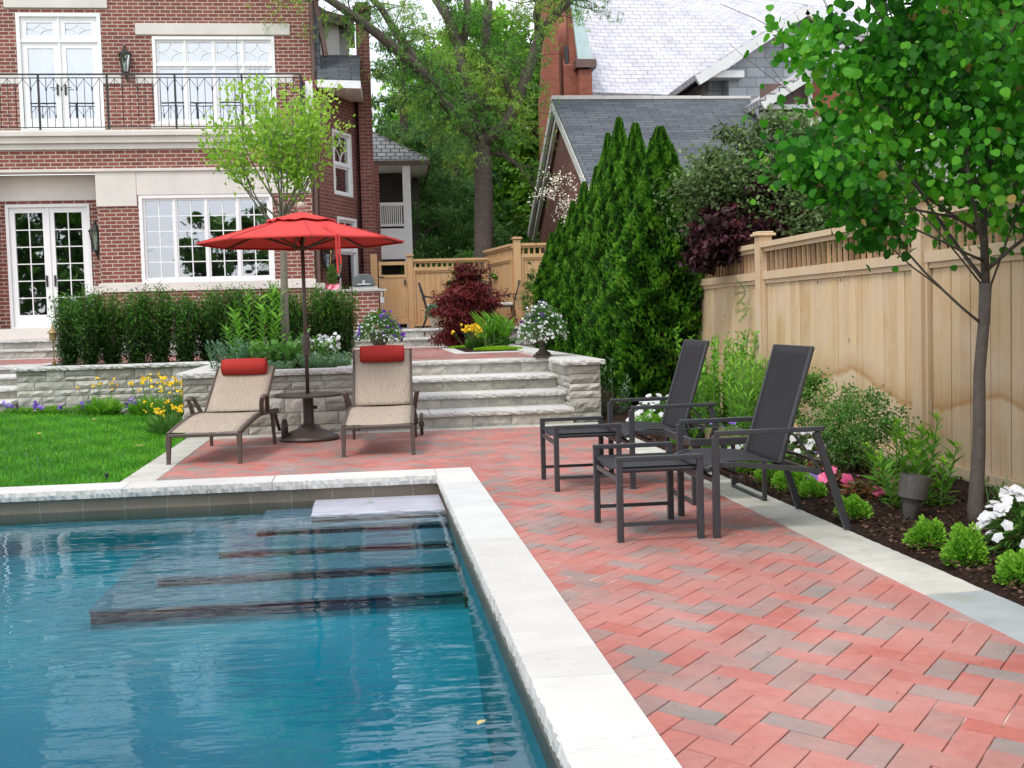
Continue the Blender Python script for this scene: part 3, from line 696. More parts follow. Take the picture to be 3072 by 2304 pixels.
# lawn
def lawn_z(x, y): return -.015 + .15*max(0, min(1.6, (-2.1-x)/2.9))*max(0, (y-10)/7.4)
lm, lt_, lb = nmat("lawn_soil"); _n = noise(lt_, coords(lt_), 6, 6)
L(lt_, ramp(lt_, _n, [(0.3, (0.025, 0.09, 0.010)), (0.7, (0.05, 0.15, 0.018))]).outputs["Color"], lb.inputs["Base Color"]); lb.inputs["Roughness"].default_value = 0.95
mb = MB(); mb.grid(20, 20, lambda s, q: (-12+9.9*s, 10.0+7.45*q, lawn_z(-12+9.9*s, 10+7.45*q)-.01))
tag(mb.build("lawn", lm), kind="structure")
n = 70000; X = -2.12-6.2*nrg.random(n)**1.15; Y = 10.0+7.3*nrg.random(n)
k = (X > -(Y*.46)-1.2); X, Y = X[k], Y[k]; n = len(X)
Z = np.array([lawn_z(a, b) for a, b in zip(X, Y)]); D = nrg.normal(0, .45, (n, 3)); D[:, 2] = 1
gp = np.stack([X, Y, Z+.012], 1)
cl = .45+.16*np.sin(X*2.1+Y)+.16*np.sin(X*5.3-Y*4.1)+.12*np.sin(X*11+Y*7)+nrg.normal(0, .28, n)
tag(leaf_mesh("grass", gp, unit(D), nrg.uniform(.04, .07, n), G['grass'], shape='thin', rnd=cl, rng=nrg, jit=.3),
    "short bright green lawn grass beside the pool", "grass", kind="stuff")

# mulch beds
mm, mt, mbd = nmat("dark_mulch"); _n = noise(mt, coords(mt), 38, 8, .7)
L(mt, ramp(mt, _n, [(0.3, (0.012, 0.007, 0.005)), (0.6, (0.045, 0.024, 0.016)), (0.8, (0.12, 0.065, 0.04))]).outputs["Color"], mbd.inputs["Base Color"])
mbd.inputs["Roughness"].default_value = 0.95; mbd.inputs["Specular IOR Level"].default_value = 0.15
add_bump(mt, mbd, _n, 1.0, 0.03)
mb = MB(); mb.grid(40, 200, lambda s, q: (2.742+1.56*s, -1+16.8*q, -.012+.03*min(1, s*4)+.02*sin(q*90)*sin(s*9)+rng.uniform(-.008, .008)))
mb.grid(20, 60, lambda s, q: (2.85+1.45*s, 14.2+12*q, .0+.07*q*10*min(1, s*4)+rng.uniform(-.01, .01)))
mb.grid(30, 30, lambda s, q: (-2.0+1.75*s, 14.15+3.3*q, .70+rng.uniform(-.01, .015)))
mb.grid(60, 20, lambda s, q: (-4.8+4.7*s, 17.6+2.1*q, .72+rng.uniform(-.01, .015)))
mb.grid(30, 30, lambda s, q: (1.62+1.25*s, 19.6+4.8*q, .735+rng.uniform(-.01, .01)))
tag(mb.build("mulch_bed", mm), kind="structure")
chip = mat_rnd("bark_chips", [(0, (0.02, 0.011, 0.008)), (0.7, (0.07, 0.04, 0.025)), (1, (0.22, 0.13, 0.08))], rough=.95, spec=.1)
n = 16000; P = np.stack([2.76+1.5*nrg.random(n), 3.5+9*nrg.random(n)**1.3, .018+.03*nrg.random(n)], 1)
tag(leaf_mesh("mulch_chips", P, nrg.normal(0, 1, (n, 3))*[1, 1, .25], nrg.uniform(.012, .038, n), chip, shape='quad', rng=nrg, jit=.4),
    "loose dark bark chips covering the planting bed", "mulch", kind="stuff")

# ================================================================== terrace, steps, stone walls
ZT = 0.72
def in_terr(x, y):
    return (-.12 < x < 2.47 and 16.0 < y < 19.2) or (-.1 < x < 1.5 and 19 < y < 24.45) or (-9 < x < 0 and 19.95 < y < 24.45)
mb = MB(); herringbone(mb, in_terr, (-9, 2.7, 16, 24.5), ZT, chamfer=False, rng=rng)
tag(mb.build("terrace_paving", M['paver'], uv=False), kind="structure")
mb = MB(); mb.box(-9.5, 2.6, 19.9, 25.0, .3, ZT-.006); mb.box(-.15, 2.6, 16.0, 19.9, .3, ZT-.0062)
tag(mb.build("terrace_bed", M['sand']), kind="structure")
mb = MB()                                         # pale stone bands set in the terrace
rough_slab(mb, [(1.42, 18.9), (2.5, 19.05), (2.5, 19.42), (1.62, 19.40), (1.62, 24.4), (1.42, 24.4)], ZT-.05, ZT+.012, [0]*6, rng)
for a in np.arange(-9, 1.6, 1.05): rough_slab(mb, [(a, 24.25), (a+1.045, 24.25), (a+1.045, 24.46), (a, 24.46)], ZT-.05, ZT+.014, [0]*4, rng)
for a in np.arange(-9, -5.0, 1.05): rough_slab(mb, [(a, 19.70), (a+1.045, 19.70), (a+1.045, 19.98), (a, 19.98)], ZT-.02, ZT+.02, [0]*4, rng)
tag(mb.build("terrace_stone_band", M['coping'], uv=False), kind="structure")

def steps(name, label, defs, xl, group=None, wall_x=None):
    """defs: (y_front, z_top, x_left, x_right, z_below)"""
    s = thing(name, label, "steps", (xl, defs[0][0], 0), group=group)
    for (yf, zt, xa, xb, zb, back) in defs:
        tr_, rs = MB(), MB(); x = xa
        while x < xb-.01:
            x2 = min(x+rng.uniform(.75, 1.35), xb)
            if xb-x2 < .3: x2 = xb
            rough_slab(tr_, [(x+.002, yf), (x2-.002, yf), (x2-.002, back), (x+.002, back)], zt-.052, zt, [1, 0, 0, 0], rng, step=.035, amp=.011)
            x = x2
        tr_.build("tread", M['coping'], s, world=True, uv=False)
        h = zt-.052-zb; x = xa+.02
        while x < xb-.03:
            x2 = min(x+rng.uniform(.38, .66), xb-.01)
            if xb-x2 < .2: x2 = xb-.01
            stone_face(rs, (x+.003, yf+.045, zb), (1, 0, 0), (0, -1, 0), x2-x-.006, h-.003, .014, rng); x = x2
        rs.box(xa+.01, xb-.01, yf+.052, back-.05, zb-.05, zt-.0525, .2)
        rs.build("riser", M['stone'], s, world=True, uv=False)
    return s
steps("garden_steps", "four broad pale stone steps rising from the brick deck beside the right lounger",
      [(13.78, .19, -.13, 2.44, 0, 14.5), (14.39, .36, -.13, 2.45, .19, 15.1), (15.03, .54, -.13, 2.455, .36, 15.85), (15.77, ZT+.012, -.13, 2.46, .54, 16.1)], -.13)
steps("terrace_steps", "two long shallow stone steps behind the yew row leading up to the house patio",
      [(24.46, .915, -9, 1.62, ZT, 25.2), (24.95, 1.10, -9, 1.62, .915, 25.4)], -9)
steps("lawn_steps", "pale stone steps left of the long planter wall climbing from the lawn",
      [(17.2, .305, -8.5, -5.0, .1, 17.9), (17.75, .47, -8.5, -5.0, .305, 18.6), (18.4, .62, -8.5, -5.0, .47, 19.4), (19.1, ZT+.02, -8.5, -5.0, .62, 19.72)], -8.5)

def wall_thing(name, label, faces, copings, loc, core=None):
    s = thing(name, label, "wall", loc)
    a = MB()
    for (o, u, n, ln, ht) in faces: ashlar(a, o, u, n, ln, ht, rng)
    a.build("stone_blocks", M['stone'], s, world=True, uv=False)
    c = MB()
    for cc in core: c.box(*cc)
    c.build("mortar_core", M['mortar'], s, world=True)
    k = MB()
    for poly, z0, z1, fl in copings: rough_slab(k, poly, z0, z1, fl, rng, step=.035, amp=.013)
    k.build("coping", M['coping'], s, world=True, uv=False)
    return s
wall_thing("planter_wall", "short grey split-stone planter wall behind the two loungers and umbrella",
    [((-2.14, 13.9, -.02), (1, 0, 0), (0, -1, 0), 2.0, .71), ((-2.14, 17.4, -.02), (0, -1, 0), (-1, 0, 0), 3.5, .71), ((-.14, 13.9, -.02), (0, 1, 0), (1, 0, 0), 2.0, .71)],
    [([(-2.2, 13.84), (-1.1, 13.84), (-1.1, 14.2), (-1.87, 14.2)], .69, .752, [1, 0, 0, 0]), ([(-1.096, 13.84), (-.10, 13.84), (-.14, 14.2), (-1.096, 14.2)], .69, .75, [1, 0, 0, 0]),
     ([(-2.2, 13.845), (-1.873, 14.203), (-1.873, 17.3), (-2.2, 17.3)], .69, .752, [0, 0, 0, 1]), ([(-.38, 14.203), (-.10, 14.203), (-.10, 17.5), (-.38, 17.5)], .69, .75, [0, 0, 0, 0])],
    (-1.2, 13.9, 0), [(-2.132, -.148, 13.908, 14.2, -.1, .688), (-2.132, -1.9, 14.2, 17.4, -.1, .6881), (-.37, -.148, 14.2, 17.4, -.1, .6882)])
wall_thing("long_planter_wall", "long grey split-stone planter wall behind the lawn, under the yew row",
    [((-5.0, 17.45, -.02), (1, 0, 0), (0, -1, 0), 2.9, .73), ((-5.0, 19.7, -.02), (0, -1, 0), (-1, 0, 0), 2.2, .73)],
    [([(-5.05, 17.39), (-3.9, 17.39), (-3.9, 17.68), (-4.76, 17.68)], .71, .768, [1, 0, 0, 0]), ([(-3.896, 17.39), (-2.9, 17.39), (-2.9, 17.68), (-3.896, 17.68)], .71, .766, [1, 0, 0, 0]),
     ([(-2.896, 17.39), (-2.2, 17.39), (-2.2, 17.68), (-2.896, 17.68)], .71, .768, [1, 0, 0, 0]), ([(-5.05, 17.395), (-4.763, 17.683), (-4.763, 19.7), (-5.05, 19.7)], .71, .767, [0, 0, 0, 1])],
    (-3.5, 17.45, 0), [(-4.99, -2.15, 17.46, 17.7, -.1, .708), (-4.99, -4.75, 17.7, 19.7, -.1, .7081)])
wall_thing("step_pier_wall", "pale stone flank wall and pier at the right end of the garden steps, bearing an urn",
    [((2.44, 14.15, -.02), (1, 0, 0), (0, -1, 0), .40, .71), ((2.84, 14.15, -.02), (0, 1, 0), (1, 0, 0), 5.0, .71), ((2.455, 24.4, -.02), (0, -1, 0), (-1, 0, 0), 10.25, .71)],
    [([(2.37, 14.09), (2.89, 14.09), (2.89, 15.4), (2.40, 15.4)], .69, ZT+.03, [1, 1, 0, 1]), ([(2.46, 15.404), (2.89, 15.404), (2.89, 17.4), (2.50, 17.4)], .69, ZT+.03, [0, 1, 0, 1]),
     ([(2.50, 17.404), (2.89, 17.404), (2.89, 19.4), (2.52, 19.4)], .69, ZT+.028, [0, 1, 0, 0]), ([(2.52, 19.404), (2.89, 19.404), (2.92, 24.4), (2.60, 24.4)], .69, ZT+.028, [0, 1, 0, 0])],
    (2.65, 14.2, 0), [(2.462, 2.832, 14.16, 24.4, -.1, .688)])
wall_thing("upper_patio_wall", "low grey stone wall of the dining patio between the red maple and the cedars",
    [((1.64, 24.5, .70), (1, 0, 0), (0, -1, 0), 2.3, .33)],
    [([(1.62, 24.42), (2.8, 24.42), (2.8, 24.75), (1.62, 24.75)], 1.04, 1.10, [1, 0, 0, 0]), ([(2.804, 24.42), (4.0, 24.42), (4.0, 24.75), (2.804, 24.75)], 1.04, 1.10, [1, 0, 0, 0])],
    (2.6, 24.5, .7), [(1.65, 4.0, 24.51, 24.8, .5, 1.039)])
mb = MB(); herringbone(mb, lambda x, y: -1 < x < 4 and 25.15 < y < 28.3, (-1, 4.2, 25, 28.5), 1.085, chamfer=False, rng=rng)
tag(mb.build("patio_paving", M['paver'], uv=False), kind="structure")
mb = MB(); mb.box(-9.5, 6.5, 25.15, 60, .2, 1.078); tag(mb.build("patio_ground", M['sand']), kind="structure")
# ================================================================== building helpers
def frm(o, u, n): return (Vector(o), Vector(u).normalized(), Vector(n).normalized())
def wbox(mb, f, u0, u1, z0, z1, d0, d1, r=None):
    """box on a wall frame: u along the wall, z up (absolute), d outwards"""
    o, u, n = f; Z = Vector((0, 0, 1)); vs = []
    for z in (z0, z1):
        for (a, d) in ((u0, d1), (u1, d1), (u1, d0), (u0, d0)):
            p = o + u*a + n*d; vs.append((p.x, p.y, z))
    mb.add(vs, [(0,3,2,1),(4,5,6,7),(0,1,5,4),(1,2,6,5),(2,3,7,6),(3,0,4,7)], r)
def wpt(f, a, z, d=0.0):
    p = f[0] + f[1]*a + f[2]*d; return (p.x, p.y, z)
def wall_open(mb, f, u0, u1, z0, z1, thick, ops):
    us = sorted({u0, u1, *[o[0] for o in ops], *[o[1] for o in ops]}); zs = sorted({z0, z1, *[o[2] for o in ops], *[o[3] for o in ops]})
    us = [a for a in us if u0 <= a <= u1]; zs = [a for a in zs if z0 <= a <= z1]
    # columns of wall pieces between openings, merged vertically where possible
    for a, b in zip(us[:-1], us[1:]):
        st = None
        for c, d in list(zip(zs[:-1], zs[1:])) + [(None, None)]:
            hole = c is None or any(o[0] <= (a+b)/2 <= o[1] and o[2] <= (c+d)/2 <= o[3] for o in ops)
            if not hole:
                if st is None: st = c
                en = d
            elif st is not None: wbox(mb, f, a, b, st, en, -thick, 0); st = None
def diamond(mb, f, u0, u1, z0, z1, d, r=0.012):
    cx, cz = (u0+u1)/2, (z0+z1)/2; rx, rz = (u1-u0)/2, (z1-z0)/2
    for (ex, ez) in ((u0, z0), (u1, z0), (u1, z1), (u0, z1)):
        pts = []
        for k in range(7):
            t = k/6*pi/2; x = ex + (1 if ex == u0 else -1)*rx*cos(t); z = ez + (1 if ez == z0 else -1)*rz*sin(t)
            pts.append(wpt(f, x, z, d))
        mb.tube(pts, r, 5)
def window(parent, f, u0, u1, z0, z1, sashes, nx, nz, glass, transom=0.0, fw=0.07, sw=0.05, label=None, dep=0.05, name="window", bot=None, room=None, curt=False, mb_w=0.022):
    """white multi-sash window or glazed door set into an opening; returns the frame part"""
    m = MB(); g = MB(); bot = bot or sw
    wbox(m, f, u0, u0+fw, z0, z1, -.14, .02); wbox(m, f, u1-fw, u1, z0, z1, -.14, .02)
    wbox(m, f, u0+fw, u1-fw, z1-fw, z1, -.14, .018); wbox(m, f, u0+fw, u1-fw, z0, z0+fw*.8, -.14, .018)
    a0, a1, b0, b1 = u0+fw, u1-fw, z0+fw*.8, z1-fw; n = sashes; w = (a1-a0)/n; zt = b1-transom
    if transom: wbox(m, f, a0, a1, zt-.045, zt+.015, -.13, .0)
    for k in range(n):
        s0, s1 = a0+k*w+.004, a0+(k+1)*w-.004
        if k: wbox(m, f, a0+k*w-.018, a0+k*w+.018, b0, b1, -.12, -.004)
        zz1 = zt-.046 if transom else b1
        def sash(z_0, z_1, bt, nx_, nz_):
            wbox(m, f, s0, s0+sw, z_0, z_1, -.085, -.03); wbox(m, f, s1-sw, s1, z_0, z_1, -.085, -.03)
            wbox(m, f, s0+sw, s1-sw, z_1-sw, z_1, -.085, -.031); wbox(m, f, s0+sw, s1-sw, z_0, z_0+bt, -.085, -.031)
            i0, i1, j0, j1 = s0+sw, s1-sw, z_0+bt, z_1-sw
            for q in range(1, nx_): c = i0+(i1-i0)*q/nx_; wbox(m, f, c-mb_w/2, c+mb_w/2, j0, j1, -.07, -.042)
            for q in range(1, nz_): c = j0+(j1-j0)*q/nz_; wbox(m, f, i0, i1, c-mb_w/2, c+mb_w/2, -.069, -.043)
            g.add([wpt(f, i0, j0, -.06), wpt(f, i1, j0, -.06), wpt(f, i1, j1, -.06), wpt(f, i0, j1, -.06)], [(0, 1, 2, 3)])
            return i0, i1, j0, j1
        sash(b0, zz1, bot, nx, nz)
        if transom:
            i0, i1, j0, j1 = sash(zt+.016, b1, sw*.8, 1, 1); diamond(m, f, i0, i1, j0, j1, -.052)
    fr = m.build(name, M['white'], parent, world=True)
    if label: fr["label"] = label
    g.build("pane", glass, fr, world=True)
    if curt:
        c = MB()
        for k in range(n):
            s0, s1 = a0+k*w+.03, a0+(k+1)*w-.03; left = (k == 0)
            def drape(s, t, s0=s0, s1=s1, left=left):
                z = b0+(zt-b0)*t; spread = .25+.75*max(0, (t-.35)/.65)**.8 if t > .35 else .25+.15*(.35-t)
                ww = (s1-s0)*min(1, spread); x = s0+ww*s if left else s1-ww*s
                return wpt(f, x, z, -.22+.02*sin(s*26))
            c.grid(24, 14, drape)
        c.build("curtain", M['curtain'], fr, world=True, smooth=True)
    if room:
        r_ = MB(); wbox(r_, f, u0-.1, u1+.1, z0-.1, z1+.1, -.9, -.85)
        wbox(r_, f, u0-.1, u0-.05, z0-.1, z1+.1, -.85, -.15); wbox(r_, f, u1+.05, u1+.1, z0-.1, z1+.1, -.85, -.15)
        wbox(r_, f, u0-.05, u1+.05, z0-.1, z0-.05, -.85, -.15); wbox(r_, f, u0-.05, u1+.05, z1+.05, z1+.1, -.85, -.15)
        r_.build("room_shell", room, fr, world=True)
    return fr
def door_handles(parent, f, uc, z, dx=.085):
    for s in (-1, 1):
        h = MB(); wbox(h, f, uc+s*dx-.02, uc+s*dx+.02, z-.14, z+.10, -.028, -.01)
        h.tube([wpt(f, uc+s*dx, z, .0), wpt(f, uc+s*dx, z, .05), wpt(f, uc+s*(dx+.11), z+.015, .06), wpt(f, uc+s*(dx+.15), z+.005, .05)], .009, 6)
        h.build("handle", M['iron'], parent, world=True)

# ================================================================== the brick house
H = thing("brick_house", "large red brick house with limestone bands, white windows and a balcony, left of the pool", "house", (-4.5, 25.9, 1.1))
F = frm((0, 25.9, 0), (1, 0, 0), (0, -1, 0)); FD = frm((0, 26.3, 0), (1, 0, 0), (0, -1, 0))
k_ = 27.6/25.9
def U(x): return x*k_
def Zu(z): return 1.3+(z-1.3)*k_
FU = frm((0, 27.6, 0), (1, 0, 0), (0, -1, 0))
mb = MB(); wall_open(mb, F, -5.58, -1.09, 1.1, 4.6, .3, [(-4.73, -1.93, 2.24, 4.10)])
wbox(mb, F, -14, -1.12, 4.665, 5.075, -.3, 0)
wbox(mb, F, -14, -7.9, 1.1, 4.6, -.3, 0)
wall_open(mb, FD, -7.9, -5.56, 1.1, 4.05, .3, [(-7.58, -5.84, 1.1, 3.98)])
wall_open(mb, FU, -14, -1.04, 5.4, 13.2, .3, [(U(-7.06), U(-5.35), Zu(5.45), Zu(7.92)), (U(-4.31), U(-1.76), Zu(5.60), Zu(7.44))])
F3 = frm((-1.09, 25.9, 0), (0, 1, 0), (1, 0, 0)); wbox(mb, F3, .3, 2.6, 1.1, 5.4, -.3, .0)
mb.build("wall", M['brick'], H, world=True)
mb = MB()                                                    # return wall beside the recessed door
wbox(mb, frm((-5.58, 25.9, 0), (0, 1, 0), (-1, 0, 0)), .003, .4, 1.1, 3.88, -.1, .0)
mb.build("door_recess_wall", M['brick'], H, world=True)
mb = MB(); e = .03                                           # limestone
wbox(mb, F, -4.76, -1.10, 4.10, 4.60, -.2, e); wbox(mb, F, -5.60, -4.763, 3.87, 4.60, -.2, e+.004)
for a in (-4.9, -3.7, -2.4): pass
wbox(mb, F, -14, -1.07, 4.60, 4.665, -.3, .07)
wbox(mb, F, -14, -1.06, 5.075, 5.20, -.3, .04); wbox(mb, F, -14, -1.02, 5.20, 5.34, -.3, .10); wbox(mb, F, -14, -.98, 5.34, 5.44, -.3, .16)
wbox(mb, F, -5.62, -1.06, 2.05, 2.24, -.2, .06); wbox(mb, FD, -5.84, -5.60, 2.02, 2.21, -.2, .04)
wbox(mb, F, -14, -7.88, 2.05, 2.24, -.2, .06)
wbox(mb, FD, -7.9, -5.60, 4.05, 4.60, -.2, .03)
wbox(mb, FD, -8.1, -5.55, 1.10, 1.325, -.1, .55)
wbox(mb, FU, U(-7.28), U(-5.19), Zu(8.02), Zu(8.6), -.2, .035); wbox(mb, FU, U(-4.64), U(-1.42), Zu(7.47), Zu(7.71), -.2, .035)
for a, b in ((-5.35, -4.97), (-4.68, -4.31), (-1.76, -1.39), (-7.44, -7.06)): wbox(mb, FU, U(a), U(b), Zu(6.45), Zu(6.63), -.2, .03)
wbox(mb, FU, U(-4.40), U(-1.70), Zu(5.50), Zu(5.60), -.2, .06)
mb.build("limestone_trim", M['lime'], H, world=True, bevel=.008)
mb = MB(); wbox(mb, F, -14, -1.0, 5.441, 5.47, -1.9, .12)
mb.build("balcony_deck", M['lime'], H, world=True)
mb = MB()
for a in (-4.0, -2.75): wbox(mb, F, a, a+.006, 4.12, 4.58, e+.001, e+.002)
mb.build("stone_joint", M['lime'], H, world=True)
mb = MB(); mb.tube([(-1.0, 27.52, 5.5), (-1.0, 27.52, 9.5)], .055, 8); mb.tube([(-1.01, 26.02, 1.1), (-1.01, 26.02, 5.1)], .055, 8)
mb.build("downpipe", M['downpipe'], H, world=True)
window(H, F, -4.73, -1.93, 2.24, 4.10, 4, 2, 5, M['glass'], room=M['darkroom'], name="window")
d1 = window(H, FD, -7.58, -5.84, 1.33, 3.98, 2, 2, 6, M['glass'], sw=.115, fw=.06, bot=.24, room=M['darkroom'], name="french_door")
door_handles(d1, FD, -6.71, 2.36)
d2 = window(H, FU, U(-7.06), U(-5.35), Zu(5.45), Zu(7.92), 2, 1, 1, M['glass_up'], transom=.52, fw=.08, sw=.13, bot=.24, room=M['offwhite'], curt=True, name="balcony_door")
door_handles(d2, FU, U(-6.205), Zu(6.35)*1.0)
window(H, FU, U(-4.31), U(-1.76), Zu(5.60), Zu(7.44), 4, 1, 1, M['glass_up'], transom=.55, sw=.06, room=M['offwhite'], name="window")
mb = MB(); mb.slab([(-14, 27.0, 13.0), (-.6, 27.0, 13.0), (-.6, 31, 16.5), (-14, 31, 16.5)], (0, 0, .15)); mb.build("main_roof", M['shingle'], H, world=True)
# balcony railing
R_ = MB(); yr = 26.0; x0, x1 = -9.5, -1.24; zt, zb = 6.67, 5.56
def rail(m, a, b):
    ln = (Vector(b)-Vector(a)).length; n = int(round(ln/.155)); A, B = Vector(a), Vector(b)
    for zz, h in ((zt, .03), (zt-.075, .02), (zb, .02)):
        m.bar((a[0], a[1], zz), (b[0], b[1], zz), .035 if zz == zt else .016, h)
    for k in range(n+1):
        p = A.lerp(B, k/n); q = A.lerp(B, max(0, (k-1)/n)); s = A.lerp(B, min(1, (k+1)/n))
        if k % 9 == 0: m.box(p.x-.02, p.x+.02, p.y-.02, p.y+.02, 5.47, zt)
        elif k % 2: m.tube([(p.x, p.y, zb), (p.x, p.y, zt-.08)], .008, 5)
        if k % 2:
            m.tube([(p.x, p.y, zb), (p.x, p.y, zt-.3)], .008, 5); m.tube([(p.x, p.y, zt-.34), (p.x, p.y, zt-.28)], .019, 6)
            m.tube([(p.x, p.y, zt-.3), (q.x, q.y, zt-.09)], .006, 5); m.tube([(p.x, p.y, zt-.3), (s.x, s.y, zt-.09)], .006, 5)
        elif k % 9: m.tube([(p.x, p.y, zb), (p.x, p.y, zt-.08)], .007, 5)
rail(R_, (x0, yr, 0), (x1, yr, 0)); rail(R_, (x1, yr, 0), (x1, 27.55, 0))
R_.build("balcony_railing", M['iron'], H, world=True)
# canted side wall, chimney, bay and gable of the same house
A_, B_ = Vector((-.95, 26.9, 0)), Vector((-.02, 28.95, 0)); uu = (B_-A_).normalized(); nn = Vector((uu.y, -uu.x, 0)); FC = frm(A_, uu, nn); LC = (B_-A_).length
def cu(sx): return sx*LC
mb = MB(); wall_open(mb, FC, 0, LC, 1.1, 6.75, .3, [(.75, 1.75, 4.25, 5.75), (.85, 1.9, 1.1, 3.75)])
mb.build("side_wall", M['brick_dark'], H, world=True)
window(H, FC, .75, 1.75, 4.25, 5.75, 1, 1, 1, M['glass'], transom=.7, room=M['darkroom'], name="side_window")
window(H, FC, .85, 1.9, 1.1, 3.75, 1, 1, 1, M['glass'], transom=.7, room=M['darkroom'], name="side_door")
mb = MB(); mb.box(-.02, .30, 28.6, 29.6, 1.1, 8.9); mb.box(-.08, .36, 28.54, 29.66, 8.7, 8.8); mb.box(.301, .42, 28.9, 29.5, 1.1, 5.1)
mb.build("chimney", M['brick_dark'], H, world=True)
mb = MB(); mb.slab([(-.92, 26.9, 6.56), (.05, 26.95, 6.54), (.10, 28.6, 6.54), (-.9, 28.6, 6.56)], (0, 0, .17))
mb.build("eave", M['white'], H, world=True)
mb = MB(); mb.slab([(-.92, 26.92, 6.735), (.04, 26.97, 6.715), (.06, 28.6, 7.6), (-.9, 28.6, 7.6)], (0, 0, .05))
mb.box(-1.03, -.85, 27.5, 27.9, 5.4, 9.6)
mb.build("lower_roof", M['shingle'], H, world=True)
mb = MB(); mb.box(-.95, -.42, 29.0, 31, 7.3, 8.5); mb.box(-.42, -.20, 29.3, 31, 7.3, 8.42)
mb.build("dormer", M['white'], H, world=True)
mb = MB(); mb.slab([(-1.2, 28.7, 9.05), (-.7, 28.7, 8.72), (-.05, 28.7, 8.55), (-.05, 28.7, 8.40), (-.95, 28.7, 8.46), (-1.2, 28.7, 8.9)], (0, 2.5, 0))
mb.bar((-1.08, 27.5, 9.6), (-.72, 27.6, 7.4), .12, .10)
mb.build("dormer_roof", M['downpipe'], H, world=True)
mb = MB(); wbox(mb, F3, 1.32, 1.36, 5.95, 6.72, -.02, .02)
window(H, frm((-1.04, 26.9, 0), (0, 1, 0), (1, 0, 0)), 0.0, .5, 5.95, 6.7, 1, 1, 1, M['glass'], fw=.05, name="small_window")
# rear porch
mb = MB(); a, b, c, d = (.22, 31.0, 5.46), (1.78, 31.0, 5.46), (.22, 31.8, 6.35), (.1, 34, 6.35)
mb.slab([a, b, c], (0, .05, .06)); mb.slab([b, (1.9, 36, 5.46), (.3, 34.5, 6.4), c], (0, 0, .06))
mb.build("porch_roof", M['shake'], H, world=True)
mb = MB(); mb.slab([(.2, 30.96, 5.33), (1.8, 30.96, 5.33), (1.8, 30.96, 5.46), (.2, 30.96, 5.46)], (0, .04, 0)); mb.bar((1.78, 30.98, 5.40), (1.88, 36, 5.40), .05, .13)
mb.build("porch_fascia", M['downpipe'], H, world=True)
mb = MB(); mb.slab([(.2, 31.0, 5.335), (1.76, 31.0, 5.335), (1.86, 36, 5.335), (.2, 36, 5.335)], (0, 0, .02)); mb.box(.25, .3, 34.5, 34.6, 1, 5.3)
mb.build("porch_soffit", M['offwhite'], H, world=True)
mb = MB(); mb.box(1.07, 1.27, 31.0, 31.2, 1.08, 5.33); mb.box(.28, 1.07, 31.06, 31.12, 4.30, 4.38); mb.box(.28, 1.07, 31.06, 31.12, 3.76, 3.82); mb.box(.26, 1.07, 31.02, 31.16, 2.9, 3.70); mb.box(.26, .32, 31.02, 31.14, 3.7, 4.5)
for k in range(13): x = .35+k*.054; mb.box(x, x+.028, 31.07, 31.10, 3.82, 4.30)
mb.build("porch_balustrade", M['white'], H, world=True)
mb = MB(); mb.box(.30, 1.30, 32.6, 32.7, 1.1, 5.33); mb.box(.26, 1.2, 31.3, 34, 2.8, 2.9)
mb.build("porch_wall", M['darkroom'], H, world=True)

# ------------------------------------------------------------------ wall lanterns
def lantern(loc, label, sc=1.0, rz=0.0):
    t = thing("wall_lantern", label, "lantern", loc, rz, "black wall lanterns on the house")
    m = MB(); m.lathe([(.02, .36), (.028, .33), (.02, .30), (.05, .27), (.12, .20), (.135, .185), (.13, .17)], n=10); m.build("cap", M['iron'], t, smooth=False)
    m = MB()
    for k in range(6):
        a = k*pi/3; m.tube([(.11*cos(a), .11*sin(a), .18), (.062*cos(a), .062*sin(a), -.16)], .008, 5)
    m.lathe([(.066, -.15), (.07, -.17), (.03, -.20), (.015, -.25)], n=8); m.tube([(0, .11, -.1), (0, .10, -.3), (0, .02, -.22)], .012, 6); m.tube([(0, .13, -.1), (0, .13, .1)], .03, 6)
    m.build("cage", M['iron'], t)
    m = MB(); m.lathe([(.10, .17), (.056, -.15)], n=6); m.build("pane", M['glass'], t)
    t.scale = (sc, sc, sc); return t
lantern((-5.17, 27.45, Zu(6.83)), "black wall lantern on the brick above the balcony railing", 1.15)
lantern((-5.70, 26.14, 3.16), "black wall lantern in the recess right of the lower french door", 1.2)
lantern((-.82, 26.75, 2.70), "larger black lantern by the house corner, seen under the red umbrella", 1.15)
lantern((-.60, 27.15, 2.48), "smaller black lantern beside the side door, behind the larger corner lantern", 1.0)

# ------------------------------------------------------------------ brick grill counter and what stands on it
t = thing("grill_counter", "red brick outdoor kitchen counter with a stone top left of the wooden gate", "counter", (-.3, 25.7, 1.085))
mb = MB(); mb.box(-1.0, .28, 25.6, 26.3, 1.085, 1.93); mb.build("brick_base", M['brick'], t, world=True)
mb = MB(); mb.box(-1.05, .33, 25.55, 26.35, 1.931, 1.99); mb.box(-1.04, -.86, 25.57, 26.34, 1.991, 2.14); mb.build("counter_top", M['concrete'], t, world=True, bevel=.01)
t = thing("grill", "grey domed barbecue grill on the brick counter", "grill", (-.03, 25.95, 1.992))
mb = MB(); mb.slab([(-.22, -.2, .05), (.22, -.2, .05), (.25, -.2, .12), (.2, -.2, .27), (.1, -.2, .33), (-.1, -.2, .33), (-.2, -.2, .27), (-.25, -.2, .12)], (0, .42, 0)); mb.build("hood", M['grill'], t, bevel=.02, seg=2)
mb = MB(); mb.box(-.30, .30, -.22, .24, 0, .049); mb.build("base", M['steel'], t)
mb = MB(); mb.tube([(-.14, -.21, .1), (-.14, -.26, .1), (.14, -.26, .1), (.14, -.21, .1)], .012, 6); mb.box(-.03, .03, -.215, -.2, .09, .19); mb.build("handle", M['steel'], t)
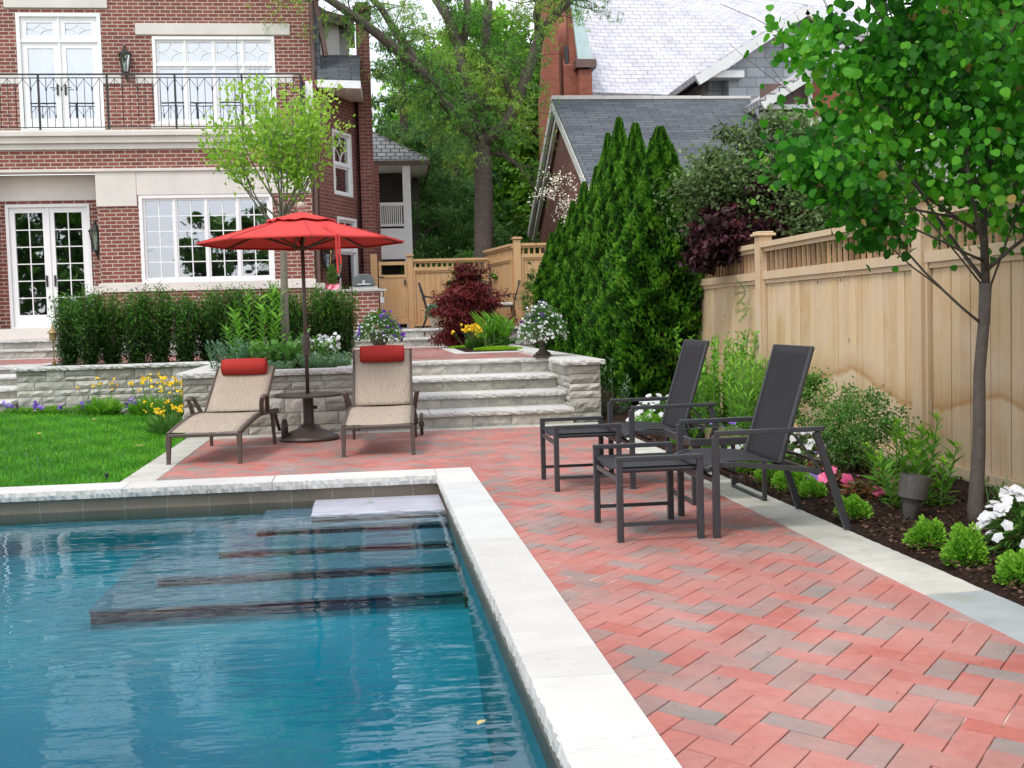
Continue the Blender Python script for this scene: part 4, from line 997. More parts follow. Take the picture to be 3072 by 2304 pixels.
t = thing("gift_bag", "crumpled pink wrapped bundle on the left end of the brick counter", "bag", (-.72, 25.72, 1.992))
mb = MB()
for q in range(7):
    a, b = q*.9, rng.uniform(.05, .09); mb.slab([(-.14+.04*q-.08, -.08, 0), (-.14+.04*q+.08, -.08, 0), (-.14+.04*q+rng.uniform(-.06, .06), -.02, .08+.06*rng.random())], (rng.uniform(-.05, .05), .14, .02), rng.random())
mb.build("wrap", M['pinkwrap'], t)
t = thing("tap_fitting", "shiny steel fitting on the right end of the brick counter", "fitting", (.36, 25.62, 1.7))
mb = MB(); mb.tube([(0, 0, -.02), (0, 0, .10)], .05, 10); mb.tube([(0, 0, .1), (0, 0, .2), (.02, 0, .24)], .03, 8); mb.box(-.08, .1, -.08, .1, .24, .28); mb.tube([(0, 0, -.55), (0, 0, 0)], .012, 6); mb.build("body", M['steel'], t, smooth=False)
# topiary
t = thing("topiary", "small clipped green topiary in a pot behind the pink bundle", "plant", (-.72, 26.15, 1.992))
mb = MB(); mb.lathe([(.05, 0), (.08, .12), (.085, .13)], n=12); mb.build("pot", M['terracotta_pale'], t)
P = unit(nrg.normal(0, 1, (900, 3)))*np.array([.14, .14, .24])*(.6+.4*nrg.random((900, 1))) + np.array([0, 0, .34])
leaf_mesh("foliage", P, nrg.normal(0, 1, (900, 3)), .035, G['mid'], t, rng=nrg)

# ------------------------------------------------------------------ wooden fences
def fence_panel(parent, f, L_, z0, zm, zt, mat, boards=.135, lattice=True, zb2=None):
    """solid boards below, slatted strip above, with rails"""
    b = MB(); u = 0; rr = random.Random(int(abs(f[0].y)*100))
    while u < L_-.01:
        u2 = min(u+boards*rr.uniform(.9, 1.1), L_)
        wbox(b, f, u+.003, u2-.003, z0, zm-.02, -.012-rr.uniform(0, .004), .010+rr.uniform(0, .006), rr.random()); u = u2
    wbox(b, f, 0, L_, z0+.01, zm-.03, -.03, -.02, 0.0)
    b.build("board", mat, parent, world=True, bevel=.003 if mat is M['wood'] else 0)
    r_ = MB(); wbox(r_, f, 0, L_, z0-.065, z0, -.02, .045, .8); wbox(r_, f, 0, L_, zm-.03, zm+.055, -.03, .055, .7); wbox(r_, f, 0, L_, zm-.075, zm-.031, .018, .035, .4)
    wbox(r_, f, 0, L_, zt-.055, zt, -.07, .07, .9); wbox(r_, f, 0, L_, zt-.10, zt-.056, -.03, .035, .6)
    wbox(r_, f, 0, .045, z0, zm-.031, .018, .05, .5); wbox(r_, f, L_-.045, L_, z0, zm-.031, .018, .05, .5)
    r_.build("rail", M['wood_p'] if mat is M['wood'] else mat, parent, world=True)
    s = MB(); u = .03
    while u < L_-.03: wbox(s, f, u, u+.044, zm+.056, zt-.101, -.012, .012, rr.random()); u += .128
    s.build("slat", M['wood_d'] if mat is M['wood'] else mat, parent, world=True)
def fpost(parent, x, y, z0, z1, mat, w=.075, cap=True):
    m = MB(); m.box(x-w, x+w, y-w, y+w, z0, z1, .5)
    if cap: m.box(x-w-.035, x+w+.035, y-w-.035, y+w+.035, z1+.001, z1+.03, .8); m.box(x-w-.015, x+w+.015, y-w-.015, y+w+.015, z1+.031, z1+.05, .7)
    m.build("post", mat, parent, world=True, bevel=.006)
FX = 4.33
fe = thing("cedar_fence", "tall pale cedar board fence with a slatted top along the right side of the deck", "fence", (FX, 8.6, 0))
posts = [1.4, 5.05, 8.66, 12.38, 16.1]
for a, b in zip(posts[:-1], posts[1:]):
    fence_panel(fe, frm((FX, a+.075, 0), (0, 1, 0), (-1, 0, 0)), b-a-.15, .105, 1.66, 2.03, M['wood'])
for p in posts: fpost(fe, FX-.01, p, -.1, 2.10, M['wood_p'])
fe2 = thing("side_fence", "cedar fence run hidden mostly behind the row of cedars, ending at the tall corner post", "fence", (FX, 20, 0))
for a, b in ((16.1, 19.8), (19.8, 23.4)): fence_panel(fe2, frm((FX, a+.08, 0), (0, 1, 0), (-1, 0, 0)), b-a-.16, .3, 1.8, 2.2, M['wood'])
fpost(fe2, FX, 19.8, 0, 2.3, M['wood_p']); fpost(fe2, FX, 23.45, 0, 2.3, M['wood_p'])
fe3 = thing("corner_fence", "orange toned cedar fence section behind the dining set, right of the big tree trunk", "fence", (3.4, 26, 1.08))
fence_panel(fe3, frm((3.47, 26.0, 0), (1, 0, 0), (0, -1, 0)), .9, 1.14, 2.64, 2.93, M['wood_o'])
_a = Vector((2.95, 28.6, 0)); _b = Vector((3.30, 26.05, 0)); _d = (_b-_a)
fence_panel(fe3, frm(_a, _d, Vector((-_d.y, _d.x, 0))*-1), _d.length, 1.14, 2.60, 2.93, M['wood_o'])
fpost(fe3, 3.385, 26.0, 1.08, 3.02, M['wood_o'], .08)
fe4 = thing("back_fence", "low orange cedar fence with a slatted top behind the potted plant, right of the gate", "fence", (1.6, 28, 1.08))
fence_panel(fe4, frm((1.14, 28.0, 0), (1, 0, 0), (0, -1, 0)), 1.8, 1.2, 2.48, 2.73, M['wood_o'])
fpost(fe4, 1.07, 28.0, 1.08, 2.80, M['wood_o'], .065); fpost(fe4, .22, 28.0, 1.08, 2.86, M['wood_o'], .08, False)
g_ = thing("garden_gate", "wooden plank gate with a small rectangular opening, beside the brick chimney", "gate", (.65, 28, 1.2))
FG = frm((.33, 27.98, 0), (1, 0, 0), (0, -1, 0)); mb = MB()
for k in range(6): wbox(mb, FG, .04+k*.1, .138+k*.1, 1.36, 2.30, -.02, .0, rng.random())
mb.build("plank", M['wood_o'], g_, world=True)
mb = MB()
for q in ((0, .67, 1.2, 1.355), (0, .67, 2.301, 2.37), (0, .67, 2.60, 2.68)): wbox(mb, FG, q[0], q[1], q[2], q[3], -.03, .015, .7)
for q in ((0, .039, 1.356, 2.3), (.631, .67, 1.356, 2.3), (0, .06, 2.371, 2.599), (.61, .67, 2.371, 2.599)): wbox(mb, FG, q[0], q[1], q[2], q[3], -.03, .014, .4)
mb.build("frame", M['wood_o'], g_, world=True)
mb = MB(); wbox(mb, FG, .59, .63, 2.13, 2.25, .016, .05); wbox(mb, FG, -.03, .12, 2.31, 2.33, .016, .026); mb.build("latch", M['iron'], g_, world=True)

# ================================================================== neighbours
g_ = thing("gabled_garage", "low brick outbuilding with a dark shingle gable roof behind the cedars", "building", (7, 30.2, 1.5))
mb = MB(); x_ = 5.18
mb.slab([(x_, 25.9, .9), (x_, 34.5, .9), (x_, 34.5, 4.0), (x_, 30.2, 6.65), (x_, 25.9, 4.0)], (.3, 0, 0)); mb.box(5.48, 9.3, 25.9, 26.1, .9, 4.05)
mb.build("wall", M['brick_dark'], g_, world=True)
mb = MB(); e0, e1 = (25.2, 3.82), (35.2, 3.82)
mb.slab([(4.95, 25.2, 3.86), (9.35, 25.2, 3.86), (10.2, 30.2, 6.82), (4.95, 30.2, 6.82)], (0, -.04, .08)); mb.slab([(4.95, 35.2, 3.86), (4.95, 30.2, 6.82), (10.2, 30.2, 6.82), (10.2, 35.2, 3.86)], (0, .04, .08))
mb.build("roof", M['shingle'], g_, world=True)
mb = MB(); mb.bar((4.98, 30.2, 6.74), (4.98, 25.15, 3.76), .10, .20, (0, .5, .86)); mb.bar((4.98, 30.2, 6.74), (4.98, 35.25, 3.76), .10, .20, (0, -.5, .86))
mb.bar((5.08, 30.2, 6.42), (5.08, 25.4, 3.60), .10, .16, (0, .5, .86)); mb.bar((5.08, 30.2, 6.42), (5.08, 35.0, 3.60), .10, .16, (0, -.5, .86))
mb.build("barge_board", M['offwhite'], g_, world=True)
mb = MB()
for k in range(4): mb.box(4.93+k*1.32, 6.24+k*1.32, 30.05, 30.35, 6.85, 6.95-.01*k)
mb.build("ridge_cap", M['lime'], g_, world=True)
c_ = thing("slate_roofed_church", "tall church like building with a huge pale sheen-coloured slate roof and brick end wall", "building", (10, 38, 1))
def BP(x, y, Y):
    """not used for placement at run time"""
    return None
mb = MB(); mb.slab([(7.15, 36, 8.05), (21, 37.5, 7.9), (19.4, 42.5, 12.15), (6.55, 40.2, 13.2)], (0, -.05, .1)); mb.build("roof", M['slate'], c_, world=True)
mb = MB(); mb.box(7.1, 20, 36.3, 37, 0, 7.9); mb.slab([(6.3, 36.1, 0), (6.3, 44, 0), (6.3, 44, 9), (6.3, 40.2, 14), (6.3, 36.1, 9)], (.5, 0, 0))
mb.build("wall", M['brick_orange'], c_, world=True)
mb = MB(); mb.slab([(5.55, 36.05, 0), (5.55, 36.05, 7.9), (5.95, 36.05, 12), (6.15, 36.05, 12), (6.15, 36.05, 0)], (0, .5, 0)); mb.box(6.72, 7.12, 35.75, 36.3, 0, 8.8)
mb.slab([(6.5, 36.15, 0), (6.5, 36.15, 11.5), (6.62, 36.15, 11), (7.1, 36.15, 8.8), (7.1, 36.15, 0)], (0, .4, 0))
mb.build("buttress", M['brick_orange'], c_, world=True)
mb = MB(); mb.slab([(6.62, 36.0, 11.6), (6.72, 36.0, 11.6), (7.2, 36.0, 9.15), (6.75, 36.0, 9.15), (6.55, 36.0, 11)], (0, .3, 0)); mb.build("copper_flashing", M['copper'], c_, world=True)
mb = MB(); mb.box(6.62, 7.25, 35.65, 36.35, 8.85, 9.1); mb.box(7.1, 13, 35.9, 36.1, 7.85, 8.02); mb.build("stone_cap", M['downpipe'], c_, world=True)
mb = MB(); mb.box(6.35, 6.47, 36.14, 36.2, 7.9, 9.6); mb.build("side_window", M['iron'], c_, world=True)
# shingled dormer wing
mb = MB(); mb.slab([(10.56, 33, 5.5), (15.6, 33, 5.5), (15.6, 33, 8.2), (12.75, 33, 9.7), (10.56, 33, 8.25)], (0, 4, 0)); mb.box(10.15, 10.559, 33.6, 36, 5.5, 8.1)
mb.build("dormer_wall", M['greyblock'], c_, world=True)
mb = MB(); mb.slab([(9.5, 32.6, 7.85), (12.75, 32.6, 9.82), (12.75, 32.6, 9.97), (9.45, 32.6, 8.0)], (0, 4.5, 0)); mb.slab([(12.75, 32.6, 9.82), (16, 32.6, 7.85), (16.05, 32.6, 8.0), (12.75, 32.6, 9.97)], (0, 4.5, 0))
mb.build("dormer_roof", M['slate'], c_, world=True)
mb = MB(); mb.bar((9.5, 32.55, 7.80), (12.76, 32.55, 9.78), .14, .26, (-.5, 0, .86)); mb.bar((12.74, 32.55, 9.78), (16, 32.55, 7.8), .14, .26, (.5, 0, .86)); mb.box(9.95, 10.9, 32.62, 33.1, 7.92, 8.12)
mb.box(12.2, 12.32, 32.9, 32.97, 8.45, 9.25); mb.box(13.2, 13.32, 32.9, 32.97, 8.45, 9.25); mb.box(12.321, 13.199, 32.9, 32.97, 9.17, 9.25); mb.box(12.321, 13.199, 32.9, 32.97, 8.45, 8.53)
mb.build("dormer_trim", M['offwhite'], c_, world=True)
mb = MB(); mb.box(12.33, 13.19, 32.93, 32.96, 8.54, 9.16); mb.build("dormer_pane", M['glass'], c_, world=True)
b_ = thing("brick_wing", "orange brick neighbouring wing with overhanging eave, half hidden by the foreground tree", "building", (13, 28.5, 1))
mb = MB(); mb.box(11.1, 20, 28.3, 32, 0, 6.95); mb.build("wall", M['brick_orange'], b_, world=True)
mb = MB(); mb.slab([(9.8, 28.0, 6.30), (12.9, 28.0, 8.2), (12.9, 28.0, 8.35), (9.75, 28.0, 6.45)], (0, 4, 0)); mb.slab([(12.9, 28.0, 8.2), (20, 28.0, 8.3), (20, 28, 8.45), (12.9, 28.0, 8.35)], (0, 4, 0)); mb.build("roof", M['shake'], b_, world=True)
mb = MB(); mb.bar((9.8, 27.97, 6.28), (11.0, 27.97, 6.98), .08, .16, (-.5, 0, .86)); mb.box(9.85, 11.08, 28.2, 28.34, 6.25, 6.36); mb.tube([(11.08, 28.15, 6.9), (11.08, 28.15, 3)], .06, 8)
mb.box(9.98, 11.0, 28.6, 28.8, 2.5, 6.25); mb.build("trim", M['offwhite'], b_, world=True)
mb = MB(); mb.box(9.95, 11.08, 28.36, 28.6, 6.37, 6.9); mb.build("eave_wall", M['downpipe'], b_, world=True)
h2 = thing("shingled_neighbour_house", "neighbouring house with a white siding band and window just above the fence top", "building", (8, 17, 0))
mb = MB(); mb.box(7.1, 12, 16.6, 17, 0, 3.1); mb.build("wall", M['brick_dark'], h2, world=True)
mb = MB(); mb.box(7.0, 12, 16.4, 16.6, 3.1, 3.45); mb.box(7.0, 7.1, 16.45, 16.6, 1.5, 3.1); mb.box(7.35, 7.45, 16.5, 16.58, 2.2, 3.05); mb.box(8.2, 8.3, 16.5, 16.58, 2.2, 3.05); mb.box(7.45, 8.2, 16.5, 16.58, 2.2, 2.28); mb.build("siding_band", M['offwhite'], h2, world=True)
mb = MB(); mb.box(7.46, 8.19, 16.55, 16.59, 2.29, 3.04); mb.build("window_pane", M['glass'], h2, world=True)
mb = MB(); mb.slab([(6.8, 16.2, 3.46), (12, 16.2, 3.46), (12, 17, 4.1), (6.8, 17, 4.1)], (0, 0, .06)); mb.build("roof_skirt", M['shake'], h2, world=True)
# ================================================================== loungers
def lounger(loc, rz, label, recline):
    """sling chaise: local +y towards the head; origin on the deck between the front legs"""
    t = thing("chaise_lounge", label, "lounger", loc, rz, "tan sling chaise lounges on the brick deck")
    W = .33; yj, zj = 1.28, .375; dy, dz = recline; yt, zt = yj+dy, zj+dz
    def seat(s):                       # side-rail curve from the foot to the joint
        return Vector((0, yj*s, .285+.10*sin(min(1, s*1.15)*pi/2)-.012*max(0, s-.85)/.15))
    m = MB()
    for sx in (-1, 1):
        for k in range(12):
            a, b = seat(k/12), seat((k+1)/12); m.bar((sx*W, a.y, a.z), (sx*W, b.y+.004, b.z), .034, .05)
        m.bar((sx*W, yj, zj), (sx*W, yj+.62, zj-.03), .034, .05)
    m.bar((-W, 0, .275), (W, 0, .275), .045, .03); m.bar((-W, yj+.6, zj-.03), (W, yj+.6, zj-.03), .03, .03)
    m.build("side_frame", M['bronze'], t, bevel=.006)
    for sx in (-1, 1):
        l = MB(); l.bar((sx*W, .005, .28), (sx*(W+.004), -.02, 0.012), .05, .045, (0, 1, 0), w2=.034, h2=.032); l.box(sx*(W+.004)-.022, sx*(W+.004)+.022, -.042, .002, 0, .014); l.build("leg", M['bronze'], t, bevel=.004)
        l = MB(); l.bar((sx*W, yj+.30, .36), (sx*(W+.01), yj+.36, .0), .04, .04, (0, 1, 0), w2=.03, h2=.03); l.build("leg", M['bronze'], t, bevel=.004)
        a = MB(); pts = [(sx*(W+.015), .98, .37), (sx*(W+.03), .92, .50), (sx*(W+.045), .90, .555), (sx*(W+.05), 1.0, .575), (sx*(W+.045), 1.12, .545), (sx*(W+.025), 1.24, .43), (sx*(W+.01), 1.28, .38)]
        for p, q in zip(pts[:-1], pts[1:]): a.bar(p, q, .045, .016, (0, .3, 1))
        a.build("armrest", M['bronze'], t, bevel=.003)
    w_ = MB(); x = W+.075
    w_.tube([(x-.018, yj+.60, .125), (x+.018, yj+.60, .125)], .125, 22); w_.tube([(x-.03, yj+.60, .125), (x+.03, yj+.60, .125)], .03, 10); w_.bar((W+.02, yj+.60, .125), (W, yj+.42, .36), .03, .03)
    w_.build("wheel", M['bronze_d'], t, bevel=.006)
    s = MB(); s.grid(6, 22, lambda a, b: (-W+.018+(2*W-.036)*a, .03+(yj-.05)*b, seat(.02+.97*b).z+.014-.022*sin(a*pi)*(.4+sin(b*pi)*.6))); sl = s.build("seat_sling", M['sling'], t, smooth=True, solid=.004)
    bw = W-.03
    f = MB()
    for sx in (-1, 1): f.tube([(sx*(bw+.01), yj+.01, zj+.01), (sx*(bw+.01), yt, zt)], .014, 8)
    f.bar((-bw-.01, yt, zt-.01), (bw+.01, yt, zt-.01), .02, .025); f.build("back_frame", M['bronze'], t)
    s = MB(); s.grid(6, 14, lambda a, b: (-bw+2*bw*a, yj+.02+(dy-.03)*b+.02*sin(a*pi)*sin(b*pi), zj+.02+(dz-.025)*b)); s.build("back_sling", M['sling'], t, smooth=True, solid=.004)
    return t, Vector((0, yt, zt)), Vector((0, dy, dz)).normalized()
def bolster(l, top, dv, label):
    root, yt, d = l, top, dv
    t = thing("bolster_pillow", label, "pillow", (0, 0, 0), root.rotation_euler.z, "red bolster pillows")
    nrm = Vector((0, -d.z, d.y)); c = yt - d*.09 + nrm*.06
    t.location = root.location + Matrix.Rotation(root.rotation_euler.z, 3, 'Z') @ c
    m = MB(); prof = [(-.245, .02), (-.243, .05), (-.235, .078), (-.215, .089), (-.1, .092), (.1, .093), (.215, .089), (.235, .078), (.243, .05), (.245, .02)]
    m.tube([(x, 0, 0) for x, _ in prof], [r for _, r in prof], 24); m.build("cover", M['pillow'], t, smooth=True)
    m = MB()
    for s in (-1, 1): m.tube([(s*.236, .081*cos(a), .081*sin(a)) for a in np.linspace(0, 2*pi, 25)], .004, 5, cap=False)
    m.build("piping", M['pillow'], t, smooth=True)
l1, tp, dv = lounger((.075, 11.29, 0), radians(-1.5), "straight facing tan sling lounger at the foot of the steps, right of the umbrella table", (.42, .60))
l1.rotation_euler.z = radians(-3.0)
bolster(l1, tp, dv, "red bolster pillow on the lounger right of the umbrella table")
l2, tp, dv = lounger((-1.545, 11.17, 0), radians(-5), "angled tan sling lounger beside the lawn, left of the umbrella table", (.68, .46))
l2.rotation_euler.z = radians(-6.5)
bolster(l2, tp, dv, "red bolster pillow on the lounger beside the lawn")

M['canopy_seam'] = mat_simple("red_canopy_seam", (0.42, 0.035, 0.03), 0.85, 0.1, 40)
# ================================================================== umbrella and its table
UB = Vector((-.67, 13.08, 0))
t = thing("umbrella_table", "round dark brown side table on a wide cast base between the two loungers", "table", UB)
m = MB(); m.lathe([(.32, 0), (.33, .025), (.315, .05), (.30, .055), (.14, .125), (.10, .16), (.075, .175)], n=40); m.build("base", M['bronze_d'], t, smooth=False, bevel=.003)
m = MB(); m.tube([(0, 0, .17), (0, 0, .50)], .058, 16); m.tube([(.055, 0, .36), (.10, 0, .36)], .018, 8); m.build("column", M['bronze_d'], t)
m = MB(); m.lathe([(.03, .513), (.365, .513), (.372, .507), (.372, .487), (.36, .483), (.03, .483)], n=48)
for a in np.linspace(0, 2*pi, 12, endpoint=False):
    pass
m.build("tabletop", M['bronze_d'], t, smooth=False)
m = MB()
for k in range(-9, 10):
    x = k*.037; l_ = math.sqrt(max(0, .345**2-x*x))
    if l_ > .05: m.add([(x-.006, -l_, .5142), (x+.006, -l_, .5142), (x+.006, l_, .5142), (x-.006, l_, .5142)], [(0, 1, 2, 3)])
m.build("slat_groove", M['iron'], t)
t = thing("patio_umbrella", "open red canvas patio umbrella on a bronze pole through the round table", "umbrella", UB)
ZA, ZE, RU = 2.485, 2.175, 1.135
m = MB(); m.tube([(0, 0, .45), (0, 0, 2.50)], .021, 14); m.build("pole", M['bronze'], t, smooth=True)
m = MB(); m.lathe([(.026, .92), (.036, .94), (.042, 1.0), (.046, 1.06), (.044, 1.14), (.03, 1.17)], n=14); m.tube([(.04, 0, 1.07), (.075, -.01, 1.08), (.085, -.01, 1.02)], .008, 6); m.build("crank_housing", M['bronze'], t)
# canopy: eight panels sagging between the ribs
ns, nr_ = 8, 10; a0 = radians(8)
def can(r, a, zc=0.0, flare=0.0):
    k = (a-a0)/(2*pi/ns); fr = k-math.floor(k); side = abs(fr-.5)*2                # 1 on a rib, 0 mid-panel
    rr = r*(1-.075*(1-side**2)*min(1, r/RU)); q = r/RU
    z = ZA-(ZA-ZE)*(q**1.02)-.018*sin(q*pi)*(1-side)
    return (rr*cos(a), rr*sin(a), z+zc)
m = MB(); K = ns*8
m.grid(K, 12, lambda s, q: can(.15+(RU-.15)*q, s*2*pi)); 
m.grid(K, 2, lambda s, q: (lambda p: (p[0]*(1-.004*q), p[1]*(1-.004*q), p[2]-.018*q))(can(RU, s*2*pi)))
m.build("canopy", M['canopy'], t, smooth=True, solid=.003)
for k in range(8):
    a = a0+k*pi/4; m = MB(); m.tube([tuple(Vector(can(.3+(RU-.3)*q/8, a))+Vector((0, 0, .003))) for q in range(9)], .0045, 5); m.build("seam", M['canopy_seam'], t)
m = MB(); m.grid(K, 5, lambda s, q: (lambda p, w_: (p[0], p[1], p[2]+.028+.012*w_*q-.0*q))(can(.02+.36*q, s*2*pi), sin(s*2*pi*16)*(.5+.5*sin(s*13))))
m.build("vent_cap", M['canopy'], t, smooth=True, solid=.003)
m = MB(); m.lathe([(.028, 2.50), (.034, 2.51), (.03, 2.535), (.04, 2.54), (.047, 2.565), (.042, 2.595), (.02, 2.615), (.004, 2.62)], n=16); m.build("finial", M['terracotta_pale'], t, smooth=True)
for k in range(8):
    a = a0+k*pi/4; r_ = MB(); p = Vector(can(RU-.02, a)); r_.bar((.03*cos(a), .03*sin(a), ZA-.03), (p.x, p.y, p.z-.022), .014, .018); r_.build("rib", M['bronze'], t)
    r_ = MB(); q = Vector((0, 0, ZA-.03)).lerp(p, .52); r_.bar((.035*cos(a), .035*sin(a), 2.11), (q.x, q.y, q.z-.03), .012, .016); r_.build("strut", M['bronze'], t)
m = MB(); m.lathe([(.022, 2.09), (.05, 2.095), (.05, 2.13), (.022, 2.135)], n=12); m.build("hub", M['bronze'], t)
m = MB(); a = radians(-68); p = Vector(can(RU*.985, a)); q = Vector(can(RU*.60, a))
for o_, ln in ((0, .34), (.03, .24)):
    pts = [(q.x+o_*.5, q.y-.01, q.z+.035), (lambda c: (c.x+o_*.5, c.y-.01, c.z+.02))(Vector(can(RU*.8, a))), (p.x+o_, p.y-.03, p.z+.0), (p.x+o_, p.y-.03, p.z-.15), (p.x+o_+.01, p.y-.03, p.z-ln-.05)]
    for u_, v_ in zip(pts[:-1], pts[1:]): m.bar(u_, v_, .022, .004, (0, 1, 0))
m.build("tie_strap", M['canopy'], t)

# ================================================================== reclining armchairs, footstools, glass table (facing -x)
def armchair(loc, label):
    t = thing("reclining_chair", label, "chair", loc, 0, "charcoal reclining garden chairs")
    W = .385
    for s in (-1, 1):
        y = s*W
        a = MB(); a.bar((0, y, .602), (.645, y, .606), .042, .027); a.build("armrest", M['char'], t, bevel=.003)
        l = MB(); l.bar((.0, y, .588), (.0, y, 0), .038, .038, (0, 1, 0)); l.build("leg", M['char'], t, bevel=.003)
        l = MB(); l.bar((.60, y, .588), (.79, y, .0), .04, .03, (0, 1, 0)); l.build("leg", M['char'], t, bevel=.003)
        yi = s*(W-.035)
        r = MB(); pts = [(-.05, .385), (.02, .415), (.15, .412), (.40, .385), (.64, .355)]
        for p, q in zip(pts[:-1], pts[1:]): r.bar((p[0], yi, p[1]), (q[0]+.003, yi, q[1]), .03, .03)
        r.build("seat_rail", M['char'], t, bevel=.002)
        yb = s*(W-.075)
        b = MB(); b.tube([(.40, yb, .375), (.615, yb, 1.075)], .0145, 10); b.build("back_rail", M['char'], t)
        d = MB(); d.bar((.49, yi, .565), (.625, yi, .375), .028, .012); d.build("recline_strut", M['char'], t)
    for (bx, bz, bw_, bt) in ((.0, .33, W, .03), (.62, .345, W-.03, .025), (.16, .34, W-.03, .02), (.614, 1.07, .31, .022), (.665, .40, W-.02, .02)):
        m = MB(); m.bar((bx, -bw_, bz), (bx, bw_, bz), bt, bt); m.build("crossbar", M['char'], t, bevel=.002)
    s = MB(); s.grid(16, 6, lambda a, b: (-.05+.52*a, -(W-.045)+2*(W-.045)*b, .395+.045*sin(min(1, a*1.6+.1)*pi/2)-.055*max(0, a-.35)-.025*sin(b*pi)*sin(a*pi)+(-.03 if a < .02 else 0)))
    s.build("seat_sling", M['blacksling'], t, smooth=True, solid=.004)
    s = MB(); s.grid(6, 16, lambda a, b: (.40+.21*(.02+.96*b)+.02*sin(a*pi)*sin(b*pi), -.30+.60*a, .375+.70*(.02+.97*b))); s.build("back_sling", M['blacksling'], t, smooth=True, solid=.006)
    return t
armchair((1.957, 6.855, 0), "charcoal reclining armchair nearer the camera, right of the glass table")
c2 = copy_thing(bpy.data.objects["reclining_chair"], (1.925, 8.85, 0), 0, "charcoal reclining armchair farther from the camera, behind the glass table")
def footstool(loc, label, rz=0):
    t = thing("footstool", label, "footstool", loc, rz, "charcoal sling footstools")
    W, D = .335, .47
    for s in (-1, 1):
        y = s*W
        m = MB(); m.bar((-.019, y, .475), (D+.019, y, .475), .038, .027); m.build("handle_bar", M['char'], t, bevel=.003)
        for x in (0, D): m = MB(); m.bar((x, y, .462), (x, y, 0), .036, .038, (0, 1, 0)); m.build("leg", M['char'], t, bevel=.003)
        m = MB(); m.bar((.018, y, .10), (D-.018, y, .10), .016, .022); m.build("side_stretcher", M['char'], t)
        m = MB(); m.tube([(-.0, s*(W-.038), .405), (D, s*(W-.038), .405)], .015, 8); m.build("sling_rail", M['char'], t)
    for x in (0, D): m = MB(); m.bar((x, -W, .355), (x, W, .355), .016, .03); m.build("cross_rail", M['char'], t, bevel=.002)
    s = MB(); s.grid(6, 8, lambda a, b: (-.01+(D+.02)*a, -(W-.03)+2*(W-.03)*b, .424-.035*sin(b*pi))); s.build("sling", M['blacksling'], t, smooth=True, solid=.004)
    return t
f1 = footstool((1.395, 6.815, 0), "charcoal footstool in front of the nearer armchair")
copy_thing(f1, (1.36, 8.83, 0), radians(0), "charcoal footstool in front of the farther armchair")
t = thing("glass_side_table", "small square charcoal side table with a glass top between the two armchairs", "table", (2.14, 7.95, 0))
m = MB(); 
for s in (0, 1):
    y = -.35+.70*s
    m.bar((.0, y, .425), (.51, y, .425), .025, .05); m.bar((.51*s, -.35, .425), (.51*s, .35, .425), .025, .05)
m.build("top_frame", M['char'], t, bevel=.003)
m = MB(); m.box(.012, .498, -.338, .338, .441, .449); m.build("glass_top", M['tglass'], t)
for x in (0.01, .50):
    for y in (-.34, .34): m = MB(); m.bar((x, y, .40), (x, y, .025), .028, .028, (0, 1, 0)); m.build("leg", M['char'], t, bevel=.002)
    m = MB(); m.bar((x, -.354, .0125), (x, .354, .0125), .028, .025); m.build("foot_bar", M['char'], t, bevel=.002)
m = MB(); m.box(1.86, 2.02, 8.1, 8.2, .0, .0); 

# ================================================================== urns, dining set, pot
def urn(loc, label):
    t = thing("garden_urn", label, "urn", loc, 0, "dark iron urns of flowers at the top of the steps")
    m = MB(); m.box(-.12, .12, -.12, .12, 0, .04); m.lathe([(.105, .041), (.11, .06), (.07, .085), (.045, .12), (.04, .15), (.06, .17), (.05, .19), (.075, .22), (.12, .29), (.13, .36), (.155, .385), (.15, .40)], n=20); m.build("body", M['bronze_d'], t, smooth=False, bevel=.003)
    return t
def ball_plant(t, c, rx, rz, n, fol, size, flowers, droop=.3, seed=1):
    g = np.random.default_rng(seed); d = unit(g.normal(0, 1, (n, 3))); d[:, 2] = np.abs(d[:, 2])*1.1-.45*g.random(n)
    r = (.35+.65*g.random(n)**.5)[:, None]; P = d*r*np.array([rx, rx, rz]); P[:, 2] -= droop*(np.hypot(P[:, 0], P[:, 1])/rx)**2*.5*rz; P += np.array(c)
    lump = .5+.3*np.sin(P[:, 0]*18)*np.sin(P[:, 1]*15+P[:, 2]*17)
    leaf_mesh("foliage", P, d+[0, 0, -.3], g.uniform(size*.7, size*1.3, n), fol, t, rng=g, rnd=np.clip(lump*.5+.5*g.random(n), 0, 1))
    for (mat, k, sz, sel) in flowers:
        d = unit(g.normal(0, 1, (k*6, 3))); d[:, 2] = np.abs(d[:, 2])*1.1-.5*g.random(k*6); d = d[[sel(v) for v in d]][:k]
        if len(d) == 0: continue
        P = d*(.85+.22*g.random((len(d), 1)))*np.array([rx, rx, rz]); P[:, 2] -= droop*(np.hypot(P[:, 0], P[:, 1])/rx)**2*.5*rz; P += np.array(c)
        leaf_mesh("flowers", P, g.normal(0, 1, (len(d), 3)), g.uniform(sz*.7, sz*1.2, len(d)), mat, t, shape='round', Nrm=d+[0, -.6, .3], rng=g)
t = urn((2.385, 15.86, ZT+.012), "dark iron urn full of small white flowers on the right end of the top step")
ball_plant(t, (0, 0, .46), .35, .30, 4200, G['mid'], .03, [(G['white'], 300, .038, lambda v: True), (G['dpurple'], 26, .04, lambda v: v[2] > .4 and v[0] < .1)], .95, 3)
t = urn((.17, 16.35, ZT+.006), "dark iron urn of purple and white trailing flowers behind the right lounger")
ball_plant(t, (0, 0, .46), .34, .27, 3000, G['mid'], .032, [(G['white'], 180, .026, lambda v: True), (G['dpurple'], 50, .06, lambda v: v[0] > .1 or v[0] < -.7)], .8, 4)
